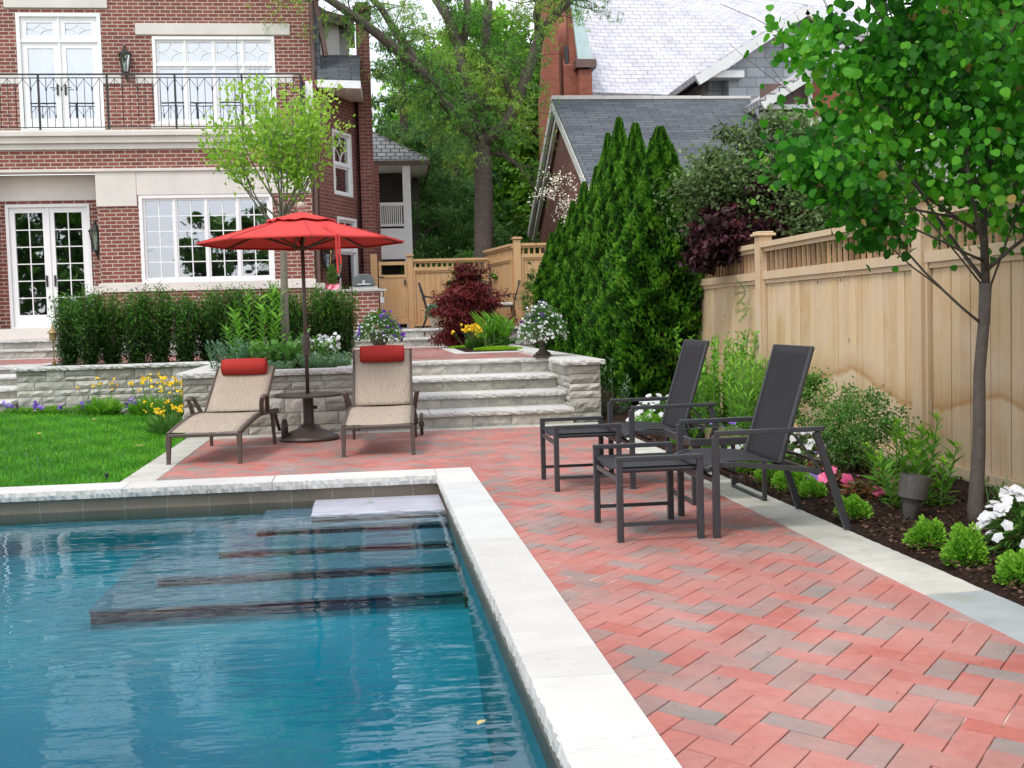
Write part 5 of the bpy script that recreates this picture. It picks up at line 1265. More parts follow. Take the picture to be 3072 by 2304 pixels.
t = thing("planter_pot", "pale round pot of leafy plants on the patio left of the red maple", "pot", (1.48, 25.2, 1.10))
m = MB(); m.lathe([(.09, 0), (.13, .12), (.15, .22), (.16, .24), (.15, .25)], n=20); m.build("pot", M['terracotta_pale'], t, smooth=True)
ball_plant(t, (0, 0, .34), .24, .22, 900, G['blue'], .06, [(G['pink'], 4, .08, lambda v: v[2] > .5)], .5, 5)

def dining_chair(loc, rz, label):
    """local: faces +y"""
    t = thing("dining_chair", label, "chair", loc, rz, "black iron dining chairs with cream cushions")
    m = MB(); m.bar((-.24, -.22, .44), (-.24, .22, .44), .02, .03); m.bar((.24, -.22, .44), (.24, .22, .44), .02, .03); m.bar((-.24, .22, .44), (.24, .22, .44), .03, .03); m.bar((-.24, -.22, .44), (.24, -.22, .44), .03, .03); m.build("seat_frame", M['iron'], t)
    m = MB(); m.box(-.23, .23, -.21, .23, .456, .535); m.build("cushion", M['cushion'], t, bevel=.03, seg=3)
    m = MB(); 
    for s in (-1, 1): m.tube([(s*.22, -.22, .44), (s*.225, -.27, .68), (s*.235, -.36, .98), (s*.24, -.38, 1.0)], .014, 8)
    for a, b in ((.95, 1.0), (.60, .62)): m.tube([(-.23, -.27-.25*(a-.6), a), (0, -.28-.25*(a-.6), b+.02), (.23, -.27-.25*(a-.6), a)], .012, 8)
    for k in (-1, 0, 1): m.tube([(k*.09, -.28, .61), (k*.09+.05, -.31, .74), (k*.09-.05, -.345, .86), (k*.09, -.37, .98)], .008, 6); m.tube([(k*.09, -.28, .61), (k*.09-.05, -.31, .74), (k*.09+.05, -.345, .86), (k*.09, -.37, .98)], .008, 6)
    m.build("backrest", M['iron'], t)
    for s in (-1, 1):
        m = MB(); m.tube([(s*.24, -.28, .72), (s*.27, -.1, .68), (s*.28, .12, .68), (s*.27, .22, .64), (s*.25, .2, .45)], .012, 8); m.build("armrest", M['iron'], t)
        m = MB(); m.tube([(s*.23, .21, .44), (s*.25, .25, .22), (s*.26, .30, 0)], .012, 8); m.build("leg", M['iron'], t)
        m = MB(); m.tube([(s*.22, -.21, .44), (s*.23, -.24, .2), (s*.25, -.32, 0)], .012, 8); m.build("leg", M['iron'], t)
    return t
DZ = 1.092
dc = dining_chair((1.55, 26.0, DZ), radians(-90), "iron dining chair with cream cushion at the left, above the potted plant")
copy_thing(dc, (3.02, 25.9, DZ), radians(90), "iron dining chair with cream cushion at the far right of the dining set")
copy_thing(dc, (2.42, 25.55, DZ), radians(10), "iron dining chair behind the red maple, its back to the camera")
copy_thing(dc, (2.62, 27.1, DZ), radians(175), "iron dining chair on the far side of the table against the big trunk")
t = thing("dining_table", "round dark metal dining table behind the red maple", "table", (2.28, 26.35, DZ))
m = MB(); m.lathe([(.02, .70), (.56, .70), (.57, .72), (.02, .725)], n=32); m.build("tabletop", M['iron'], t)
for k in range(4): a = k*pi/2+.6; m = MB(); m.tube([(.45*cos(a), .45*sin(a), .70), (.25*cos(a), .25*sin(a), .35), (.42*cos(a), .42*sin(a), 0)], .016, 8); m.build("leg", M['iron'], t)

M['greymetal'] = mat_simple("weathered_grey_metal", (0.085, 0.08, 0.073), 0.38, 0.15, 20)
# ================================================================== garden lights and small things
t = thing("path_light", "tarnished brass path light at the left end of the yew row", "garden light", (-4.57, 17.86, .73))
m = MB(); m.lathe([(.035, 0), (.035, .09), (.015, .10)], n=10); m.tube([(0, 0, .09), (0, 0, .40)], .011, 8); m.build("post", M['brass'], t)
m = MB(); m.lathe([(.05, .40), (.055, .41), (.05, .50), (.085, .515), (.03, .57), (.01, .62), (.004, .66)], n=10); m.build("head", M['brass'], t)
t = thing("spotlight", "dark grey conical ground spotlight in the mulch left of the foreground tree", "spotlight", (3.19, 6.63, .0))
d = Vector((.16, -.02, 1)).normalized(); m = MB(); m.tube([(0, 0, -.02), tuple(d*.17)], [.026, .068], 20); m.build("cone", M['greymetal'], t)
m = MB(); m.tube([tuple(d*.155), tuple(d*.29)], [.083, .085], 24, cap=False); m.tube([tuple(d*.155), tuple(d*.16)], .083, 24); m.build("shroud", M['greymetal'], t, solid=.004)
t = thing("spotlight", "grey box shaped spotlight at the foot of the young tree in the planter", "spotlight", (-1.23, 16.05, .72))
m = MB(); m.tube([(0, 0, 0), (0, 0, .12)], .02, 8); m.tube([(0, 0, .12), (.0, .05, .30)], [.07, .085], 18); m.build("body", M['char'], t)
t = thing("sprinkler_head", "small black sprinkler head in the lawn near the pool coping", "sprinkler", (-2.28, 10.44, -.02))
m = MB(); m.tube([(0, 0, 0), (0, 0, .045)], .014, 8); m.build("stem", M['iron'], t); m = MB(); m.tube([(0, 0, .045), (0, 0, .06)], .02, 8); m.build("cap", M['iron'], t)
def fallen(name, x, y, z, s, mat, label, rz):
    o = leaf_mesh(name, [(0, 0, .012)], [(1, .2, .1)], s, mat, shape='oval', rnd=[.8], rng=np.random.default_rng(int(rz*10)), jit=.1); o.location = (x, y, z); o.rotation_euler.z = rz
    tag(o, label, "leaf")
G['dry'] = mat_leaf("dry_leaf", [(0, (0.45, 0.24, 0.08)), (1, (0.62, 0.5, 0.22))], .2)
fallen("fallen_leaf", -3.65, 16.2, lawn_z(-3.65, 16.2)+.02, .12, G['dry'], "fallen tan leaf on the lawn close to the yellow flowers", 1)
fallen("fallen_leaf", -3.9, 14.4, lawn_z(-3.9, 14.4)+.02, .09, G['dry'], "fallen orange leaf in the middle of the lawn", 2)
fallen("fallen_leaf", -2.46, 12.84, lawn_z(-2.46, 12.84)+.03, .12, G['dry'], "pale fallen leaf on the lawn near the left lounger", 3)
fallen("fallen_leaf", .36, 4.1, ZW+.003, .06, G['dry'], "small brown leaf floating on the water near the right coping", 4)
fallen("fallen_leaf", -.02, 9.35, ZW+.016, .07, G['bright'], "green leaf lying on the wet entry ledge", 5)
# crumbs on the deck
deb = MB()
for k in range(70):
    x, y = rng.uniform(.9, 2.4), rng.uniform(3.2, 9); s = rng.uniform(.003, .008); deb.add([(x-s, y, .0045), (x, y-s*.7, .0045), (x+s, y, .0075), (x, y+s*.7, .0045)], [(0, 1, 2, 3)], rng.random())
tag(deb.build("petal_litter", mat_rnd("litter", [(0, (.12, .07, .04)), (.6, (.3, .2, .1)), (1, (.8, .75, .7))])), "tiny petals and crumbs scattered on the brick deck", "litter", kind="stuff")
# ================================================================== vegetation
def link_tree(name, label, cat, loc, group=None): return thing(name, label, cat, loc, 0, group)

def branchy(mb, p, d, ln, r, depth, g, tips, wob=.22, split=(2, 3), spread=.55, up=.12, seg=4, taper=.62):
    """limb that wanders, then splits; tips collects (point, direction, level) along the fine wood"""
    pts = [p.copy()]; rad = [r]; q = p.copy(); dd = d.normalized()
    for i in range(seg):
        dd = (dd + Vector(g.normal(0, wob, 3))*.5 + Vector((0, 0, up*.4))).normalized(); q = q + dd*(ln/seg)
        pts.append(q.copy()); rad.append(r*(1-(1-taper)*(i+1)/seg))
        if depth <= 1: tips.append((q.copy(), dd.copy(), depth))
    mb.tube(pts, rad, 7 if r > .03 else 5 if r > .01 else 4)
    if depth > 0:
        for k in range(int(g.integers(split[0], split[1]+1))):
            nd = (dd + Vector(g.normal(0, spread, 3)) + Vector((0, 0, up))).normalized()
            s = pts[-1] if k == 0 else pts[int(g.integers(len(pts)//2, len(pts)))]
            branchy(mb, s, nd, ln*g.uniform(.6, .85), rad[-1]*.8, depth-1, g, tips, wob, split, spread, up, seg, taper)

# ---- redbud in the right foreground
g = np.random.default_rng(21)
t = link_tree("redbud_tree", "foreground tree with round green leaves and a slim dark trunk before the fence", "tree", (3.53, 6.45, 0))
mb = MB(); pts = [(0, 0, -.05), (-.01, 0, .1), (.015, 0, .45), (.02, .0, .9), (.05, 0, 1.2), (.06, 0, 1.42)]; mb.tube(pts, [.055, .045, .038, .034, .033, .036], 14)
tips = []
mains = [((.06, 0, 1.40), (.02, .02, 1), 2.6, .032), ((.09, 0, 1.40), (.42, .1, 1), 1.4, .018), ((.03, 0, 1.42), (-.60, -.1, .75), 1.3, .015),
         ((.04, 0, 1.18), (-.75, -.1, .55), .95, .022), ((.05, .02, 1.45), (-.2, .55, .9), 1.2, .03), ((.06, -.02, 1.5), (-.35, -.5, 1), 1.1, .028), ((.07, 0, 1.5), (.75, -.15, .7), 1.1, .03),
         ((.05, 0, 1.7), (-.8, .05, .75), 1.25, .028), ((.05, 0, 1.95), (-.85, -.15, .9), 1.25, .026), ((.06, 0, 2.1), (-.7, .35, 1), 1.2, .025), ((.06, 0, 2.3), (.5, .5, .9), 1.1, .024),
         ((.06, 0, 2.2), (-.3, -.6, 1), 1.0, .024), ((.06, 0, 2.6), (-.7, 0, 1), 1.1, .022), ((.06, 0, 2.6), (.6, -.4, 1), 1.1, .022), ((.05, 0, 1.55), (-.9, -.3, .32), 1.0, .02),
         ((.07, 0, 1.8), (.9, .2, .6), 1.1, .024), ((.06, 0, 2.8), (-.2, .3, 1), 1.2, .022), ((.05, 0, 1.75), (-.95, .25, .5), 1.15, .02), ((.05, 0, 2.0), (-1, 0, .6), 1.2, .02)]
for (p, d, ln, r) in mains: branchy(mb, Vector(p), Vector(d), ln*.66, (r*.8 if r > .03 else r*.42), 2, g, tips, wob=.16, split=(2, 2), spread=.26, up=.10, seg=4, taper=.7)
mb.build("trunk", M['bark_r'], t, smooth=True)
P, D, lv = [], [], []
for (q, d, l) in tips:
    if q.x < np.interp(q.z, [1.45, 1.7, 1.95, 2.1, 2.25, 2.35, 2.55, 2.7, 2.85, 2.95, 3.1], [-.25, -.55, -1.0, -1.2, -1.1, -.80, -.78, -1.0, -1.2, -1.0, -.72]) or q.z < 1.45: continue
    for k in range(19 if l == 0 else 10):
        o = Vector(g.normal(0, .065, 3)); P.append(q + o + Vector((0, 0, -.03))); D.append(Vector((d.x*.4+g.normal(0, .4), g.normal(0, .5), -.8+g.normal(0, .35))))
for k in range(6500):            # the thick inner right-hand side of the crown
    a = Vector((g.normal(.28, .48), g.normal(0, .42), 2.5+g.normal(0, .50)))
    if a.z > 1.50 and a.z > 1.72-a.x*.55: P.append(a); D.append(Vector((g.normal(0, .5), g.normal(0, .5), -.8)))
for a_, b_ in (((-.5, 0, 2.55), (-1.22, .05, 2.90)), ((-.4, -.1, 2.5), (-1.1, -.1, 2.72)), ((-.4, .1, 1.85), (-1.24, 0, 2.24)), ((-.4, -.1, 1.75), (-1.12, -.1, 2.06)), ((-.3, 0, 2.2), (-.95, 0, 2.45))):
    for k in range(150): P.append(Vector(a_).lerp(Vector(b_), g.random())+Vector(g.normal(0, .055, 3))); D.append(Vector((g.normal(-.3, .4), g.normal(0, .5), -.7)))
n = len(P); Nr = g.normal(0, .55, (n, 3)) + np.array([-.15, -.75, .45]); print("redbud leaves", n)
leaf_mesh("crown", np.array(P), np.array(D), g.uniform(.034, .064, n), G['redbud'], t, shape='round', Nrm=Nr, rng=g, jit=.5, rnd=np.where(g.random(n) < .012, 1.0, np.clip(g.normal(.5, .22, n)+.22*np.sin(np.array(P)[:, 0]*6+np.array(P)[:, 2]*5), 0, .95)))

# ---- young tree in the planter
g = np.random.default_rng(5)
t = link_tree("young_tree", "slender young tree with bright light green leaves rising behind the red umbrella", "tree", (-1.10, 16.1, .70))
mb = MB(); mb.tube([(0, 0, 0), (.005, 0, .6), (.02, 0, 1.3), (.02, 0, 1.75), (.03, 0, 1.95)], [.062, .054, .048, .045, .05], 10); tips = []
for k in range(18):
    a = k*2.399; el = g.uniform(.40, 1.9); p = Vector((.03, 0, 1.72+.05*g.random()+.02*k))
    branchy(mb, p, Vector((cos(a)*.80+.08, sin(a)*.6, el)), g.uniform(.62, 1.0), .015, 2, g, tips, wob=.16, split=(2, 3), spread=.36, up=.22, seg=4, taper=.6)
mb.build("trunk", M['bark_y'], t, smooth=True)
P, D = [], []
for (q, d, l) in tips:
    if g.random() < .10: continue
    for k in range(8): P.append(q + Vector(g.normal(0, .08, 3))); D.append(d + Vector(g.normal(0, .7, 3)) + Vector((0, 0, -.2)))
P = np.array(P); k = (np.hypot(P[:, 0]-.08, P[:, 1]) < 1.2) & (P[:, 2] < 3.82); P = P[k]; D = np.array(D)[k]; n = len(P); print("young leaves", n)
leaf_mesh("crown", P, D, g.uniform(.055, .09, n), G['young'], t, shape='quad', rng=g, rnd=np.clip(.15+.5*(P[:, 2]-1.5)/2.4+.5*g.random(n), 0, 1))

# ---- big locust tree
g = np.random.default_rng(9)
t = link_tree("locust_tree", "large old tree with a thick grey trunk and sprawling dark limbs behind the dining patio", "tree", (2.93, 29, 1.08)); LO = Vector((2.93, 29, 1.08))
mb = MB()
def W3(p, y=29.0): return (p[0]-LO.x, y-LO.y, p[1]-LO.z)
mb.tube([W3((2.95, 1.0)), W3((2.93, 1.5)), W3((2.94, 2.8)), W3((2.99, 4.57)), W3((2.97, 5.32)), W3((2.97, 5.75))], [.36, .27, .235, .225, .215, .24], 16)
limbs = [
 ([(2.92, 5.55), (2.75, 5.8), (2.31, 6.2), (1.94, 6.55), (1.7, 6.95)], [29, 28.9, 28.6, 28.3, 28.0], [.16, .14, .125, .11, .10]),
 ([(1.96, 7.13-.45), (1.6, 7.0), (1.14, 7.39), (.48, 7.91), (-.13, 8.32), (-.89, 8.79)], [28.3, 28, 27.8, 27.6, 27.4, 27.2], [.13, .14, .13, .115, .10, .085]),
 ([(1.75, 6.9), (1.37, 7.43), (.94, 8.1), (.59, 8.72), (.15, 9.2)], [28.2, 28.2, 28.3, 28.4, 28.4], [.10, .10, .09, .08, .07]),
 ([(2.95, 5.7), (2.88, 6.1), (2.63, 6.83), (2.34, 7.25), (2.0, 7.6)], [29, 29.1, 29.3, 29.4, 29.5], [.13, .12, .11, .09, .07]),
 ([(2.99, 5.7), (2.96, 6.45), (2.66, 7.1), (2.5, 8.14), (2.28, 8.84), (1.95, 9.4)], [29.1, 29.2, 29.4, 29.6, 29.7, 29.8], [.17, .15, .14, .14, .13, .11]),
 ([(2.55, 7.9), (2.75, 8.6), (2.8, 9.4)], [29.6, 29.7, 29.8], [.10, .10, .09]),
 ([(3.0, 6.0), (3.25, 6.9), (3.2, 8.0), (3.35, 9.3)], [29.2, 29.4, 29.8, 30], [.13, .12, .12, .11]),
 ([(3.04, 5.62), (3.3, 5.82), (3.55, 6.0), (3.87, 6.55), (4.18, 7.39), (4.5, 8.25), (4.83, 8.65), (5.31, 9.12), (5.6, 9.4)], [28.9]*9, [.17, .16, .15, .14, .13, .13, .11, .10, .09]),
 ([(4.45, 8.2), (4.4, 8.7), (4.55, 9.4)], [28.9]*3, [.09, .09, .08]),
 ([(3.05, 5.4), (3.6, 5.3), (4.1, 4.8), (4.4, 4.2)], [29.1]*4, [.05, .045, .035, .03]),
 ([(3.9, 6.4), (3.6, 7.0), (3.5, 7.5)], [28.9]*3, [.07, .06, .05])]
tips = []; nodes = []
for pts, ys, rr in limbs:
    v = [W3(p, y) for p, y in zip(pts, ys)]; mb.tube(v, rr, 10)
    for a, b in zip(v[:-1], v[1:]):
        for k in range(3): nodes.append((Vector(a).lerp(Vector(b), g.random()), (Vector(b)-Vector(a)).normalized()))
for (p, d) in nodes:
    if p.z < 4.2: continue
    for k in range(2):
        dd = (d*.5+Vector(g.normal(0, .75, 3))+Vector((0, .1, .05))).normalized()
        branchy(mb, p, dd, g.uniform(.45, 1.0), .018, 1, g, tips, wob=.35, split=(2, 3), spread=.6, up=-.05, seg=4, taper=.5)
mb.build("trunk", M['bark'], t, smooth=True)
P, D = [], []
for (q, d, l) in tips:
    if g.random() < (.45 if q.y < .1 else .2): continue
    for c in range(2):
        ax = (Vector(g.normal(0, 1, 3))*.8+d+Vector((0, 0, -.5))).normalized(); s0 = q + Vector(g.normal(0, .10, 3)); ln = g.uniform(.14, .30)
        for k in range(11): P.append(s0+ax*(ln*k/11)+Vector(g.normal(0, .02, 3))); D.append(Vector(g.normal(0, .8, 3))+ax*.3+Vector((0, 0, -.3)))
n = len(P); P = np.array(P); print("locust", n)
leaf_mesh("crown", P, np.array(D), g.uniform(.065, .11, n), G['locust'], t, shape='blade', rng=g, rnd=np.clip(.45+.3*np.sin(P[:, 0]*1.9+P[:, 2]*2.3)+g.normal(0, .2, n), 0, 1))

# ---- background trees
def cloud(name, label, cat, loc, blobs, n, mat, size, shape='quad', seed=1, group=None, trunk=None, flat=.6, kind=None, hollow=.5, keep=None):
    g = np.random.default_rng(seed); t = thing(name, label, cat, loc, 0, group)
    P = []; R = []; Dn = []; wts = np.array([b[3]*b[3]*b[4] for b in blobs]); wts = wts/wts.sum()
    for b, wt in zip(blobs, wts):
        m_ = int(n*wt); sub = max(6, int(m_/75)); d = unit(g.normal(0, 1, (sub, 3))); c = d*(hollow+(1-hollow)*g.random((sub, 1)))*np.array([b[3], b[3], b[4]])+np.array(b[:3])
        pick = g.integers(0, sub, m_); sr = .20*b[3]*g.uniform(.6, 1.3, sub)
        q = c[pick] + g.normal(0, 1, (m_, 3))*sr[pick][:, None]*np.array([1, 1, flat])
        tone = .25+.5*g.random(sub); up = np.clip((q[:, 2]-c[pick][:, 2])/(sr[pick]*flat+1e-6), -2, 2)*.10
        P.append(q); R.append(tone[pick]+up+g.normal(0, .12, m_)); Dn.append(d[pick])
    P = np.concatenate(P); R = np.concatenate(R); Dn = np.concatenate(Dn)
    if keep: kk = keep(P+np.array(loc)); P, R, Dn = P[kk], R[kk], Dn[kk]
    if trunk:
        mb = MB()
        for pts, rr in trunk: mb.tube(pts, rr, 8)
        mb.build("trunk", M['bark'], t, smooth=True)
    leaf_mesh("crown", P, Dn+g.normal(0, .7, P.shape)+[0, 0, -.2], g.uniform(size*.7, size*1.3, len(P)), mat, t, shape=shape, rng=g, rnd=R)
    return t
rb = random.Random(4)
def conblobs(h, r, k):
    o = []
    for i in range(k):
        z = h*(.12+.88*i/k); rr = r*(1-.72*i/k)
        for j in range(4): a = i*1.3+j*1.57; o.append((rr*.75*cos(a), rr*.75*sin(a), z, rr*.62, rr*.30))
    return o
cloud("pine_tree", "tall dark green pine whose feathery top shows against the white sky", "tree", (1.35, 37, .9), conblobs(9.9, 2.5, 10), 34000, G['pine'], .24, 'blade', 31, "pines behind the porch", [([(0, 0, 0), (0, 0, 9)], [.25, .08])])
cloud("pine_tree", "shorter dark pine directly behind the white porch post, with a grey trunk", "tree", (1.9, 34.5, .9), conblobs(6.6, 2.4, 7), 26000, G['pine'], .20, 'blade', 32, "pines behind the porch", [([(-.38, -1, 0), (-.42, -1, 2), (-.4, -1, 4.4)], [.17, .14, .1]), ([(-.42, -1, 2.2), (-.1, -1.2, 2.9), (.4, -1.3, 3.2)], [.06, .045, .03]), ([(-.4, -1, 3.2), (-.8, -1.1, 3.8)], [.05, .03])])
cloud("pine_tree", "dark pine filling the gap between the shorter pine and the big trunk", "tree", (3.2, 40, .9), conblobs(8.2, 3.0, 8), 26000, G['pine'], .24, 'blade', 33, "pines behind the porch", [([(0, 0, 0), (0, 0, 7)], [.25, .08])])
cloud("deciduous_tree", "light green leafy tree between the big trunk and the gabled outbuilding", "tree", (5.0, 41, .9), [(0, 0, 4, 2.0, 2.5), (.3, 0, 7.5, 1.9, 2.2), (-.6, 0, 9.5, 1.7, 1.6), (-.2, 0, 1.8, 1.8, 1.6)], 30000, G['decid'], .24, 'quad', 34, "leafy trees behind the patio", [([(0, 0, 0), (0, 0, 8)], [.25, .1])])
cloud("deciduous_tree", "light green leafy tree seen through the fork of the big trunk", "tree", (2.6, 45, .9), [(0, 0, 6, 2.4, 2.5), (.6, 0, 9.2, 2.0, 1.6), (-.9, 0, 3.5, 1.8, 2.0)], 20000, G['decid'], .26, 'quad', 35, "leafy trees behind the patio", [([(0, 0, 0), (0, 0, 8)], [.25, .1])])
cloud("deciduous_tree", "low leafy shrubby tree directly behind the back fence slats", "tree", (3.2, 31.2, 1.0), [(0, 0, 1.2, .9, 1.0), (.7, .3, .9, .7, .9), (-1.0, .5, 1.1, .8, .8)], 7000, G['mid'], .11, 'quad', 36, "leafy trees behind the patio", [([(0, 0, 0), (0, 0, 1.6)], [.08, .05])])
cloud("vine", "dark ivy spilling over the back fence beside the big trunk", "vine", (2.35, 28.1, 1.2), [(0, 0, .9, .42, .6), (.1, 0, .3, .3, .35), (.75, -.5, .8, .16, .9)], 2600, G['yew'], .09, 'quad', 37, None, None)
cloud("maple_tree", "dark green tree behind the foreground tree, above the fence at the right", "tree", (9.6, 17.5, 0), [(0, 0, 3.4, 1.7, 1.3), (1.2, 0, 5.2, 1.6, 1.4), (-.2, .5, 5.4, 1.2, 1.0), (2.6, 0, 3.6, 1.4, 1.6)], 16000, G['yew'], .2, 'quad', 41, None, [([(.6, 0, 0), (.6, 0, 5)], [.2, .1])])
# trees behind the viewer, reflected in the windows and the pool
cloud("reflected_tree", "tall broad tree behind the viewer, mirrored dark in the french door panes", "tree", (-17.5, -15, 0), [(0, 0, 6, 3.6, 4.0), (1.5, 1, 9.5, 2.8, 2.4)], 5500, G['yew'], .5, 'quad', 38, "trees behind the viewer", [([(0, 0, 0), (0, 0, 7)], [.4, .2])])
cloud("reflected_tree", "second tree behind the viewer, mirrored in the middle panes of the ground floor window", "tree", (-8.2, -14, 0), [(0, 0, 4, 2.0, 2.4), (.8, 0, 6.3, 1.6, 1.4), (2.6, 0, 5.0, 1.6, 3.0)], 3600, G['yew'], .42, 'quad', 39, "trees behind the viewer", [([(0, 0, 0), (0, 0, 5)], [.35, .2])])
cloud("reflected_hedge", "dark hedge mass behind the viewer, mirrored along the bottom of the windows", "hedge", (-6, -17, 0), [(-9, 0, 1.6, 3, 1.8), (-5, 0, 1.8, 3, 1.9), (-1, 0, 1.6, 3, 1.8), (3, 0, 1.9, 3, 2.0), (7, 0, 1.6, 3, 1.8)], 6000, G['yew'], .45, 'quad', 40)

# ---- arborvitae row
def arbor(seed, h, r, n):
    g = np.random.default_rng(seed)
    u = g.random(n)**.8; a = g.random(n)*2*pi; z = h*u
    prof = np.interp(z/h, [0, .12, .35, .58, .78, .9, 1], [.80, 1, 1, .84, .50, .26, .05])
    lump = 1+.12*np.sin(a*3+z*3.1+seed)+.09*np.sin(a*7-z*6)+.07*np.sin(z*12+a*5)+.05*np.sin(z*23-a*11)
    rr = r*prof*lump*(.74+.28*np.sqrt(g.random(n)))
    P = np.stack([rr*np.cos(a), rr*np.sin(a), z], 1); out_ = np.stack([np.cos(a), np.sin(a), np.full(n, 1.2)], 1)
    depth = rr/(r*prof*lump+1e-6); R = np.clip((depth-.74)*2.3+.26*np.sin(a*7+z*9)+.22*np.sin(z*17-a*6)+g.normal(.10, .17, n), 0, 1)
    return P, out_, R
protos = []
tp_ = [(3.95, 15.3, 3.62, .58), (3.86, 16.35, 3.78, .45), (3.88, 17.5, 3.98, .42), (3.92, 18.5, 3.85, .39), (3.93, 19.5, 3.40, .37), (3.90, 20.5, 3.20, .37), (3.87, 21.5, 2.9, .36), (3.82, 22.5, 2.65, .36), (3.80, 23.6, 2.35, .36)]
names_ = ["nearest and fullest narrow bright green cedar, at the end of the pale board fence", "second narrow cedar in the row counting back from the board fence", "third cedar back from the board fence, its tip reaching the dark roof",
 "fourth cedar back from the board fence", "fifth cedar back, just behind the taller tips", "sixth cedar back, beside the creamy blossom", "seventh cedar back, low and under the blossom", "eighth cedar back, near the corner fence", "farthest and lowest cedar of the row, beside the dark corner shrub"]
base = []
for s in range(3):
    t = thing("arborvitae", "x", "tree", (0, 0, 0), 0, "row of narrow cedars along the side fence")
    P, D, R = arbor(50+s, 1.0*3.7, .60, 27000)
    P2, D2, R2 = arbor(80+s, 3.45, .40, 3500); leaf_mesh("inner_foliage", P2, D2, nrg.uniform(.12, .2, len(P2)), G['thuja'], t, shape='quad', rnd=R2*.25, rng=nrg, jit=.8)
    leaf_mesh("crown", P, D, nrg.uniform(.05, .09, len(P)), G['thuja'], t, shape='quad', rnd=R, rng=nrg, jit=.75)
    mb = MB(); mb.tube([(0, 0, -.1), (0, 0, 3.0)], [.07, .02], 8); mb.build("trunk", M['bark'], t); base.append(t)
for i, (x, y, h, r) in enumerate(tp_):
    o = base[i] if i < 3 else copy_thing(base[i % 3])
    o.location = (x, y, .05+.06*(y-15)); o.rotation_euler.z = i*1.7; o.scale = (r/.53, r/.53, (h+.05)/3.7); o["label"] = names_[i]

# ---- yew row
def yew_proto(seed):
    g = np.random.default_rng(seed); t = thing("yew_shrub", "x", "shrub", (0, 0, 0), 0, "clipped yew row on the long planter wall")
    mb = MB(); P, D, R = [], [], []
    for k in range(34):
        a = g.random()*2*pi; r0 = .05*g.random(); r1 = .27*g.random()**.5; b = Vector((r0*cos(a), r0*sin(a), 0)); e = Vector((r1*cos(a), r1*sin(a)*.8, g.uniform(.72, 1.12)))
        c = b.lerp(e, .45)+Vector((cos(a), sin(a), 0))*.05; pts = [b, c, e]; mb.tube(pts, [.009, .006, .003], 4)
        for i in range(190):
            s = g.uniform(.03, 1.0)**.9; q = (b*(1-s)**2+c*2*s*(1-s)+e*s*s) if s < 1 else e
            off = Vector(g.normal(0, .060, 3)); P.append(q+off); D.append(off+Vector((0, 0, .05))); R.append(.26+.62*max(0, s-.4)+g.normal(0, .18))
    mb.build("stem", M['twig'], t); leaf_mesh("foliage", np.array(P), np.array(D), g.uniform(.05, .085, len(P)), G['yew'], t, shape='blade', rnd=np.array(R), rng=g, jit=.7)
    return t
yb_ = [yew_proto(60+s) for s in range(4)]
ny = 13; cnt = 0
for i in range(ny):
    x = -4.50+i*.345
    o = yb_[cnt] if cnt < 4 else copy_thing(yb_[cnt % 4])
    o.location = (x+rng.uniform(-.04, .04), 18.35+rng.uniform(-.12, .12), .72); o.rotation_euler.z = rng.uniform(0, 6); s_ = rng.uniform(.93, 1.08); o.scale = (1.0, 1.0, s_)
    o["label"] = ("leftmost dark yew shrub of the clipped row, beside the brass path light" if i == 0 else "rightmost dark yew shrub of the clipped row, beside the terrace steps" if i == ny-1 else "dark yew shrub, " + ORD[i] + " from the left in the clipped row"); cnt += 1

# ---- Japanese laceleaf maple
cloud("laceleaf_maple", "dark red laceleaf maple mounded beside the upper patio steps", "tree", (1.95, 22.7, .73), [(.05, 0, 1.28, .42, .30), (-.1, -.05, .98, .55, .30), (.32, -.1, .88, .50, .26), (-.05, -.1, .62, .58, .28), (.18, -.1, .40, .55, .22), (-.28, -.1, .25, .50, .24), (.0, -.2, .10, .48, .16), (.0, 0, .7, .35, .6)],
      16000, G['maple'], .11, 'blade', 70, None, [([(0, 0, 0), (.03, 0, .5), (-.05, 0, 1.0), (.05, 0, 1.3)], [.05, .04, .03, .015]), ([(.02, 0, .5), (.3, 0, .85)], [.02, .01])], flat=.45, hollow=.35)
# ---- shrubs behind and along the fence
cloud("viburnum_shrub", "big loose grey green shrub rising behind the fence, right of the cedars", "shrub", (5.25, 14.2, 0), [(-.7, 0, 2.7, .75, .70), (.1, .2, 3.0, .80, .62), (-.2, 0, 2.1, 1.0, .7), (.9, 0, 2.4, .85, .75), (-.35, 0, 3.45, .45, .35), (1.2, .1, 2.8, .6, .5), (.45, 0, 3.45, .5, .35), (-.95, 0, 3.1, .35, .3)], 44000, G['shrub'], .062, 'oval', 71, "shrubs behind the cedar fence", [([(0, 0, 0), (-.1, 0, 1.5), (-.3, 0, 2.8)], [.05, .03, .01]), ([(.1, 0, 0), (.3, 0, 1.5), (.2, 0, 3.1)], [.04, .03, .01]), ([(.2, 0, 1), (.8, 0, 2.2)], [.03, .01]), ([(-.1, 0, 1.2), (-.7, 0, 2.5)], [.02, .008])], flat=.8, hollow=.25, keep=lambda q: (q[:, 0] > 4.5) | (q[:, 2] > 2.18))
cloud("viburnum_shrub", "green and brown shrub mass behind the nearer stretch of fence, left of the foreground tree", "shrub", (6.1, 13.2, 0), [(-.6, 0, 2.35, .7, .6), (.2, 0, 2.5, .7, .6), (1.0, 0, 2.2, .7, .6), (0, 0, 1.7, 1.1, .5)], 26000, G['shrub'], .06, 'oval', 72, "shrubs behind the cedar fence", [([(0, 0, 0), (0, 0, 2.2)], [.05, .02])], flat=.8, hollow=.25, keep=lambda q: (q[:, 0] > 4.5) | (q[:, 2] > 2.18))
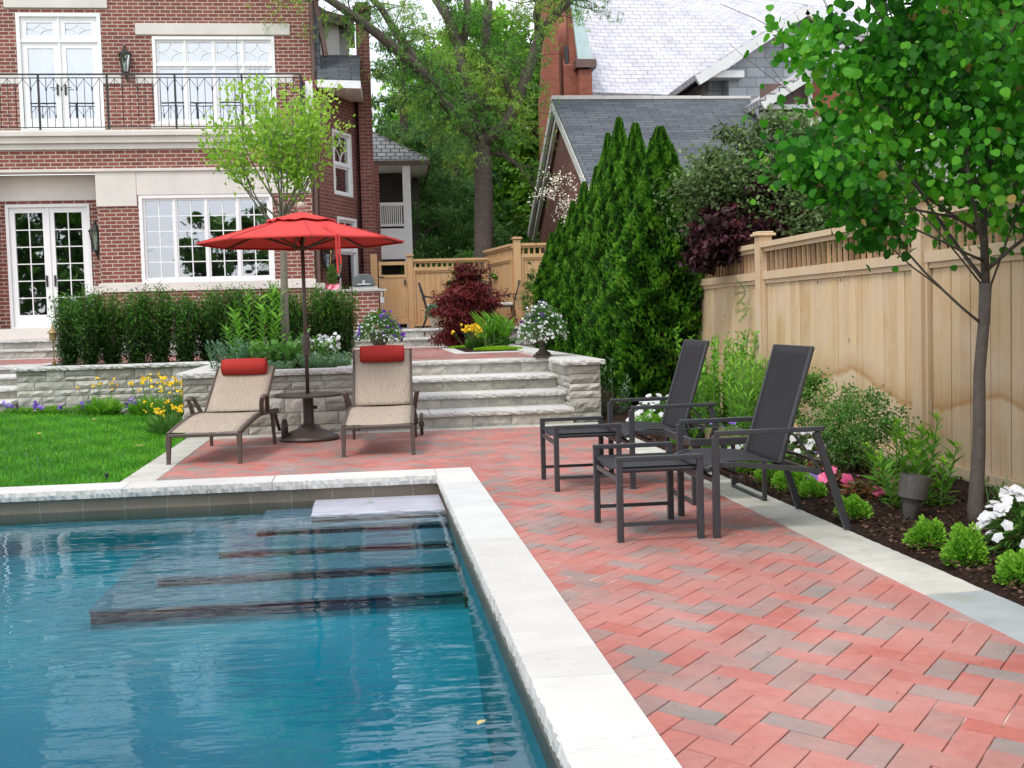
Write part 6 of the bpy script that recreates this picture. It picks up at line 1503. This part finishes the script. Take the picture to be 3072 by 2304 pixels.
cloud("purple_shrub", "dark purple leaved shrub leaning over the fence beside the nearest cedar", "shrub", (4.35, 13.6, 0), [(-.20, -.2, 2.15, .42, .28), (.35, .0, 2.20, .50, .30), (.1, 0, 2.45, .36, .26), (-.35, -.1, 1.9, .30, .2), (.85, .0, 2.30, .35, .25), (.3, 0, 2.75, .2, .16), (.55, .1, 2.65, .18, .14)], 7500, G['purple'], .09, 'oval', 73, None, [([(.4, 0, 0), (.35, 0, 1.4), (.2, 0, 2.2)], [.04, .03, .015])], flat=.7, hollow=.3, keep=lambda q: (q[:, 0] > 4.5) | (q[:, 2] > 1.75))
for (x, z, s, k) in ((4.62, 2.72, .2, 74), (5.05, 2.6, .22, 75)): pass
cloud("blossom_shrub", "shrub with creamy white blossom trusses arching over the far cedars", "shrub", (4.35, 22.6, .5), [(0, 0, 2.2, .6, .8)], 1400, G['mid'], .09, 'oval', 76, None, [([(0, 0, 0), (-.1, 0, 2.4), (-.6, 0, 3.0)], [.05, .03, .01])])
def blossoms(parent, segs, n, seed, mat, size, spread=.045):
    g = np.random.default_rng(seed); P = []
    for a, b in segs:
        for k in range(n):
            s = g.random(); c = Vector(a).lerp(Vector(b), s)+Vector(g.normal(0, .07, 3)); 
            for q in range(7): P.append(c+Vector(g.normal(0, spread, 3)))
    leaf_mesh("blossom", np.array(P), g.normal(0, 1, (len(P), 3)), g.uniform(size*.7, size*1.3, len(P)), mat, parent, shape='quad', rng=g, world=True)
bs = [o for o in bpy.data.objects if o.name.startswith("blossom_shrub")][0]
blossoms(bs, [((3.28, 22.2, 3.60), (3.75, 22.2, 3.70)), ((3.55, 22.2, 3.95), (4.2, 22.2, 3.80)), ((3.75, 22.2, 3.35), (4.15, 22.2, 3.55)), ((3.8, 22.2, 3.05), (4.0, 22.2, 3.2)), ((4.95, 22.4, 4.55), (5.0, 22.4, 4.3))], 24, 77, G['cream'], .045)
cloud("dark_corner_shrub", "small dark green shrub in the fence corner left of the farthest cedar", "shrub", (3.55, 24.95, 1.1), [(0, 0, .55, .30, .5), (-.02, 0, 1.05, .16, .3)], 2000, G['yew'], .06, 'blade', 78)

# ---- planter plants
g = np.random.default_rng(80)
def stems_plant(name, label, cat, loc, stems, leaf, mat, leaves=22, spread=.5, up=1.0, shape='thin', group=None, flower=None, lr=.0, seed=1, tone=.4):
    """upright leafy stems; stems: (dx, dy, height)"""
    g = np.random.default_rng(seed); t = thing(name, label, cat, loc, 0, group); mb = MB(); P, D, R, T = [], [], [], []
    for (dx, dy, h) in stems:
        lean = Vector((dx*.35+g.normal(0, .03), dy*.35+g.normal(0, .03), 0)); b = Vector((dx, dy, 0)); pts = [b, b+lean*.4+Vector((0, 0, h*.5)), b+lean+Vector((0, 0, h))]
        mb.tube(pts, [.006, .005, .003], 4)
        for k in range(leaves):
            s = (k+1)/leaves; q = b+lean*s*s*.9+Vector((0, 0, h*s)); a = k*2.4; P.append(q+Vector((cos(a), sin(a), up*.3))*leaf*.35); D.append(Vector((cos(a), sin(a), up*(.25+s*.7)))); R.append(tone*s+.2+g.normal(0, .15))
        T.append(pts[-1])
    mb.build("stem", M['stem'], t); leaf_mesh("foliage", np.array(P), np.array(D), g.uniform(leaf*.75, leaf*1.2, len(P)), mat, t, shape=shape, rng=g, rnd=np.array(R), jit=.35)
    if flower:
        fm, k, sz = flower; F = []
        for q in T:
            for i in range(k): F.append(q+Vector(g.normal(0, sz*.9, 3))+Vector((0, 0, sz*.4)))
        leaf_mesh("flowers", np.array(F), g.normal(0, 1, (len(F), 3)), g.uniform(sz*.8, sz*1.2, len(F)), fm, t, shape='round', Nrm=g.normal(0, .4, (len(F), 3))+[0, -.7, .8], rng=g)
    return t
def rnd_stems(n, rx, ry, h0, h1, seed):
    g = np.random.default_rng(seed); return [(g.uniform(-rx, rx), g.uniform(-ry, ry), g.uniform(h0, h1)) for _ in range(n)]
stems_plant("lily_plant", "tall leafy lily stems with narrow bright leaves left of the young tree trunk", "plant", (-1.42, 15.9, .72), [(-.25, 0, .78), (-.12, .05, 1.05), (.02, 0, .95), (.14, 0, 1.12), (.22, .05, 1.0), (-.32, -.05, .55), (.05, -.1, .8), (.18, -.1, .7), (-.2, -.1, .7)], .15, G['bright'], 44, shape='blade', seed=2)
stems_plant("balloon_flower", "blue green leafy clump with small violet flowers behind the left lounger pillow", "plant", (-1.75, 15.1, .72), rnd_stems(26, .24, .18, .22, .42, 3), .085, G['blue'], 16, shape='blade', flower=None, seed=3)
stems_plant("hellebore", "glossy dark leafy clump below the young tree trunk", "plant", (-1.15, 14.9, .72), rnd_stems(24, .26, .18, .15, .34, 4), .13, G['mid'], 7, shape='oval', seed=4, tone=.3)
stems_plant("white_phlox", "white flowering clump right of the umbrella crank housing", "plant", (-.62, 15.6, .72), rnd_stems(18, .22, .16, .22, .36, 5), .07, G['mid'], 12, shape='oval', flower=(G['white'], 5, .05), seed=5)
stems_plant("dianthus_clump", "fine blue green grassy clump at the right front of the planter", "plant", (-.52, 14.75, .71), rnd_stems(150, .27, .2, .08, .2, 6), .06, G['blue'], 10, shape='thin', seed=6, tone=.7)
stems_plant("dianthus_clump", "low fine grassy clump at the front of the planter behind the umbrella pole", "plant", (-1.15, 14.45, .71), rnd_stems(80, .2, .12, .05, .13, 7), .06, G['blue'], 9, shape='thin', seed=7, tone=.6)
stems_plant("green_filler_plant", "mid green leafy plant between the young tree and the umbrella pole", "plant", (-.85, 15.3, .72), rnd_stems(26, .22, .15, .2, .5, 8), .075, G['mid'], 14, shape='oval', seed=8)
# ---- yellow and violet flowers along the long wall
def clump(name, label, loc, rx, ry, h, n, leaf, mat, fl=None, seed=1, shape='thin', group=None, hs=1.0):
    g = np.random.default_rng(seed); t = thing(name, label, "flowers" if fl else "plant", loc, 0, group); a = g.random(n)*2*pi; r = np.sqrt(g.random(n))
    P = np.stack([r*rx*np.cos(a), r*ry*np.sin(a), h*(.15+.75*g.random(n))*(1-.5*r*r)], 1); D = np.stack([np.cos(a)*r, np.sin(a)*r, .5+.6*g.random(n)], 1)
    leaf_mesh("foliage", P, D, g.uniform(leaf*.7, leaf*1.25, n), mat, t, shape=shape, rng=g, rnd=np.clip(P[:, 2]/h*.6+.5*g.random(n), 0, 1), jit=.5)
    if fl:
        fm, k, sz, zz, spread = fl; F = np.stack([g.normal(0, rx*spread, k), g.normal(0, ry*spread, k), zz+g.normal(0, h*.18, k)], 1)
        mb = MB()
        for q in F: mb.tube([(q[0]*.5, q[1]*.5, .02), tuple(q)], .003, 3)
        mb.build("stem", M['stem'], t)
        F2 = np.repeat(F, 3, axis=0)+g.normal(0, sz*.28, (k*3, 3))
        if k <= 20:
            for q in range(k): leaf_mesh("flower", F2[q*3:q*3+3], g.normal(0, 1, (3, 3)), g.uniform(sz*.6, sz, 3), fm, t, shape='round', Nrm=g.normal(0, .35, (3, 3))+[0, -.6, .9], rng=g)
        else: leaf_mesh("flowers", F2, g.normal(0, 1, (k*3, 3)), g.uniform(sz*.6, sz, k*3), fm, t, shape='round', Nrm=g.normal(0, .35, (k*3, 3))+[0, -.6, .9], rng=g)
    return t
clump("yellow_coreopsis", "leftmost clump of yellow flowers at the long planter wall", (-3.75, 17.1, .06), .26, .2, .26, 380, .2, G['bright'], (G['yellow'], 12, .042, .46, .7), 11)
clump("yellow_coreopsis", "middle clump of yellow flowers against the long planter wall", (-3.1, 17.1, .04), .28, .2, .26, 380, .2, G['bright'], (G['yellow'], 20, .042, .50, .7), 12)
clump("yellow_coreopsis", "tallest yellow flower clump at the corner of the short planter wall", (-2.52, 16.1, .02), .30, .3, .36, 480, .16, G['mid'], (G['yellow'], 46, .046, .50, .7), 13)
clump("yellow_coreopsis", "nearest yellow flower clump spilling onto the lawn beside the left lounger", (-2.42, 14.6, .0), .26, .4, .26, 420, .14, G['mid'], (G['yellow'], 20, .046, .30, .7), 14)
for i, (x, w_, lab) in enumerate(((-5.0, .3, "violet petunias at the left foot of the long planter wall"), (-4.55, .2, "second patch of violet petunias along the foot of the long wall"), (-4.15, .22, "violet petunias near the middle of the long wall foot"), (-3.95+.55, .12, "last small violet petunia patch, between the yellow clumps"))):
    clump("violet_petunia", lab, (x+.12, 17.15, .10), w_, .12, .14, 240, .05, G['bright'], (G['violet'], 9 if i in (0, 2) else 4, .062, .12, .7), 20+i, 'oval', "violet petunias along the wall foot")
# ---- maple-bed flowers, bright ground cover
clump("rudbeckia", "bright yellow daisy clump right of the red maple", (1.97, 21.0, .73), .22, .18, .30, 500, .10, G['mid'], (G['yellow'], 70, .06, .38, .7), 30, 'blade')
stems_plant("ornamental_grass", "upright clump of bright green blades between the yellow daisies and the white flowered urn", "grass", (2.25, 20.4, .73), rnd_stems(80, .2, .12, .35, .58, 31), .30, G['bright'], 5, shape='thin', seed=31, tone=.5)
clump("golden_creeping_jenny", "flat lime green ground cover at the edge of the terrace paving", (2.22, 19.95, .74), .42, .4, .07, 2200, .03, G['lime'], None, 32, 'oval')
clump("golden_creeping_jenny", "thin strip of lime ground cover under the red maple", (1.75, 22.0, .74), .22, .15, .05, 500, .03, G['lime'], None, 33, 'oval')
# ---- right-hand mulch bed
def mound(label, x, y, r, h, n, seed, mat='bright', leaf=.0215, group="bright green mounds in the mulch bed", name="green_mound", cat="plant"):
    n = int(n*1.5); r *= .9; h *= .9
    g = np.random.default_rng(seed); t = thing(name, label, cat, (x, y, 0), 0, group); d = unit(g.normal(0, 1, (n, 3))); d[:, 2] = np.abs(d[:, 2])
    q = (.45+.6*g.random((n, 1))**.6)*(1+.15*np.sin(d[:, :1]*9+seed)); P = d*q*np.array([r, r, h])+[0, 0, .01]
    leaf_mesh("foliage", P, d+[0, 0, .3], g.uniform(leaf*.7, leaf*1.3, n), G[mat], t, shape='oval', rng=g, rnd=np.clip((q[:, 0]-.45)*1.0+.3*g.random(n), 0, 1), jit=.7); return t
mound("bright green mound just below the conical spotlight", 2.96, 5.93, .115, .15, 1200, 41)
mound("taller bright green mound left of the white impatiens in the right corner", 2.93, 5.46, .118, .20, 1400, 42)
mound("bright green mound cut by the right edge of the picture, below the white impatiens", 2.97, 5.02, .14, .15, 1200, 43)
mound("bright green mound beside the rear foot of the nearer armchair, right side", 2.93, 6.85, .12, .14, 1100, 44)
mound("bright green mound under the arm of the nearer armchair, between its rear legs", 2.98, 7.62, .10, .14, 900, 45)
mound("wide bright green mound right of the glass table's leg", 2.98, 8.0, .15, .18, 1400, 46)
mound("bright green mound behind the glass table, second from its leg", 2.99, 8.45, .13, .17, 1000, 47)
mound("bright green mound behind the seat of the nearer armchair", 2.97, 8.95, .16, .18, 1200, 48)
mound("bright green mound behind the glass table top, left part", 2.99, 9.6, .18, .17, 1100, 49)
mound("bright green mound under the farther armchair's seat", 3.02, 10.3, .18, .17, 1000, 50)
mound("bright green mound under the farther armchair's front arm", 3.04, 11.1, .18, .18, 900, 51)
mound("bright green mound left of the white flowers by the farther armchair", 3.08, 12.6, .24, .22, 1300, 52)
def impatiens(label, x, y, r, h, nf, seed, fm='white', leaf=.085, lm='mid', fs=.055, name="impatiens", group=None, z0=0):
    g = np.random.default_rng(seed); t = thing(name, label, "flowers", (x, y, z0), 0, group); n = int(260*(r/.2)**2)+60; d = unit(g.normal(0, 1, (n, 3))); d[:, 2] = np.abs(d[:, 2])
    P = d*(.4+.55*g.random((n, 1)))*np.array([r, r, h])+[0, 0, .02]; leaf_mesh("foliage", P, d*[1, 1, .3]+[0, 0, -.1], g.uniform(leaf*.7, leaf*1.3, n), G[lm], t, shape='blade', rng=g, jit=.4)
    d = unit(g.normal(0, 1, (nf*3, 3))); d[:, 2] = np.abs(d[:, 2])+.1; d = unit(d)[:nf]; C = d*np.array([r, r, h])*(.95+.12*g.random((nf, 1)))+[0, 0, .04]
    P, D, Nn = [], [], []
    for c, dd in zip(C, d):
        nr = unit(dd*.8+np.array([-.1, -.55, .5])+g.normal(0, .25, 3)); a = unit(np.cross(nr, [0, 0, 1.])); b = np.cross(nr, a); ph = g.random()*6
        for k in range(5): an = ph+k*2*pi/5; v = a*cos(an)+b*sin(an); P.append(c+v*fs*.30); D.append(v); Nn.append(nr)
    P, D, Nn = np.array(P), np.array(D), np.array(Nn)
    if nf <= 12:
        for k in range(0, len(P), 5): leaf_mesh("flower", P[k:k+5], D[k:k+5], fs*.62, G[fm], t, shape='round', Nrm=Nn[k:k+5], rng=g, jit=.12)
    else: leaf_mesh("flowers", P, D, fs*.62, G[fm], t, shape='round', Nrm=Nn, rng=g, jit=.12)
    return t
impatiens("large white impatiens in the right corner beside the foreground trunk", 3.30, 5.60, .20, .31, 56, 61, leaf=.10, fs=.055, group="white impatiens in the mulch bed")
impatiens("white impatiens behind the back of the nearer armchair", 3.45, 8.9, .22, .30, 24, 62, fs=.055, group="white impatiens in the mulch bed")
impatiens("white impatiens seen under the glass side table", 3.15, 9.35, .2, .22, 18, 63, fs=.06, group="white impatiens in the mulch bed")
impatiens("white impatiens behind the front arm of the farther armchair", 3.25, 12.9, .34, .34, 50, 64, fs=.065, group="white impatiens in the mulch bed")
impatiens("violet pansies behind the glass table top, left of the nearer armchair back", 3.3, 10.6, .3, .24, 12, 65, fm='violet', fs=.06, lm='mid', name="violet_pansy", group="violet pansies in the mulch bed")
impatiens("violet pansies beside the rear legs of the nearer armchair", 3.25, 8.15, .14, .24, 5, 66, fm='violet', fs=.06, lm='bronze', name="violet_pansy", group="violet pansies in the mulch bed")
impatiens("pink impatiens with bronze leaves, nearer to the armchair's rear leg", 3.25, 7.85, .11, .15, 3, 67, fm='pink', fs=.085, lm='bronze', name="pink_impatiens", group="pink impatiens in the mulch bed")
impatiens("pink impatiens with bronze leaves, nearer to the conical spotlight", 3.42, 7.55, .12, .16, 4, 68, fm='pink', fs=.085, lm='bronze', name="pink_impatiens", group="pink impatiens in the mulch bed")
impatiens("bronze leaved plant without flowers, left of the conical spotlight", 3.22, 7.45, .12, .14, 1, 69, fm='pink', fs=.02, lm='bronze', name="bronze_leaf_plant", leaf=.09)
cloud("barberry_shrub", "dense small leaved green shrub against the fence behind the nearer armchair", "shrub", (3.78, 8.75, 0), [(-.1, .15, .36, .30, .26), (.0, -.25, .40, .30, .26), (.05, .35, .52, .24, .2), (-.05, .0, .18, .32, .16), (.0, -.5, .50, .16, .14)], 6500, G['mid'], .026, 'oval', 90, "green shrubs along the fence foot", [([(0, 0, 0), (.0, .1, .5)], [.012, .005]), ([(0, 0, 0), (.0, -.3, .5)], [.012, .005])], flat=.9, hollow=.3)
cloud("barberry_shrub", "smaller dark shrub between the armchair back and the larger green shrub", "shrub", (3.85, 9.9, 0), [(0, 0, .45, .22, .3), (0, .2, .6, .15, .18)], 1800, G['mid'], .030, 'oval', 91, "green shrubs along the fence foot", None, flat=.9)
stems_plant("goldenrod_plant", "bright green leafy stems with budding tips behind the conical spotlight", "plant", (3.48, 7.15, 0), [(-.18, -.1, .34), (-.08, .0, .46), (.0, .1, .55), (.05, -.08, .60), (.10, .02, .46), (.15, -.12, .42), (-.02, -.15, .38), (.0, .25, .5), (-.1, .3, .36), (.08, -.2, .33), (.02, -.02, .5), (-.05, -.08, .44), (.12, .05, .5), (.06, .1, .4), (-.12, .06, .34)], .125, G['bright'], 26, shape='blade', seed=92, flower=(G['lime'], 14, .014))
stems_plant("privet_shrub", "upright bright green shrub between the two armchair backs", "shrub", (3.75, 12.2, 0), rnd_stems(60, .28, .42, .55, 1.12, 93), .065, G['bright'], 40, shape='oval', seed=93, tone=.5)
stems_plant("feathery_perennial", "feathery pale green stems left of the nearer armchair back", "plant", (3.72, 10.9, 0), rnd_stems(44, .22, .35, .45, .92, 94), .12, G['bright'], 44, shape='thin', seed=94, tone=.5)
stems_plant("small_fern", "wispy green weed right of the foreground trunk against the fence", "plant", (3.95, 6.85, 0), rnd_stems(12, .12, .12, .1, .22, 95), .07, G['mid'], 9, shape='thin', seed=95)
stems_plant("juniper", "silvery blue juniper sprig at the foot of the pier wall", "shrub", (3.15, 14.9, 0), [(a*.2, b*.2, h) for a, b, h in ((-1, 0, .5), (-.5, -1, .62), (0, 0, .72), (.6, -.5, .5), (.9, .3, .35), (-.8, -.6, .35), (.3, -1, .4), (-.4, .4, .6))], .10, G['blue'], 26, shape='thin', seed=96, tone=.9)
# wisteria sprigs on the fence post
for i, (y, z, lab) in enumerate(((12.75, 1.52, "dark wispy vine sprig high beside the fence post"), (12.7, 1.32, "green compound leaf of a vine just left of the fence post, middle height"), (12.3, .98, "lowest and brightest vine leaf hanging left of the fence post"))):
    t = thing("vine_sprig", lab, "vine", (4.27, y, z), 0, "vine sprigs by the fence post"); g = np.random.default_rng(100+i); P, D = [], []
    mb = MB()
    for k in range(3):
        d = Vector((-.2, .5+.5*g.random(), -.5+.5*k)).normalized(); mb.tube([(0, 0, 0), tuple(d*.12), tuple(d*.27+Vector((0, 0, -.05)))], .003, 4)
        for s in range(8):
            for sg in (-1, 1): P.append(d*(.06+.03*s)+Vector((-.01, 0, -.02))); D.append(Vector((-.1, -d.z*sg, d.y*sg))+d*.5)
    mb.build("stem", M['stem'], t); leaf_mesh("foliage", np.array(P), np.array(D), .06, G['shrub'] if i == 0 else G['bright'], t, shape='blade', Nrm=np.tile([-1., 0, .2], (len(P), 1)), rng=g, jit=.2)
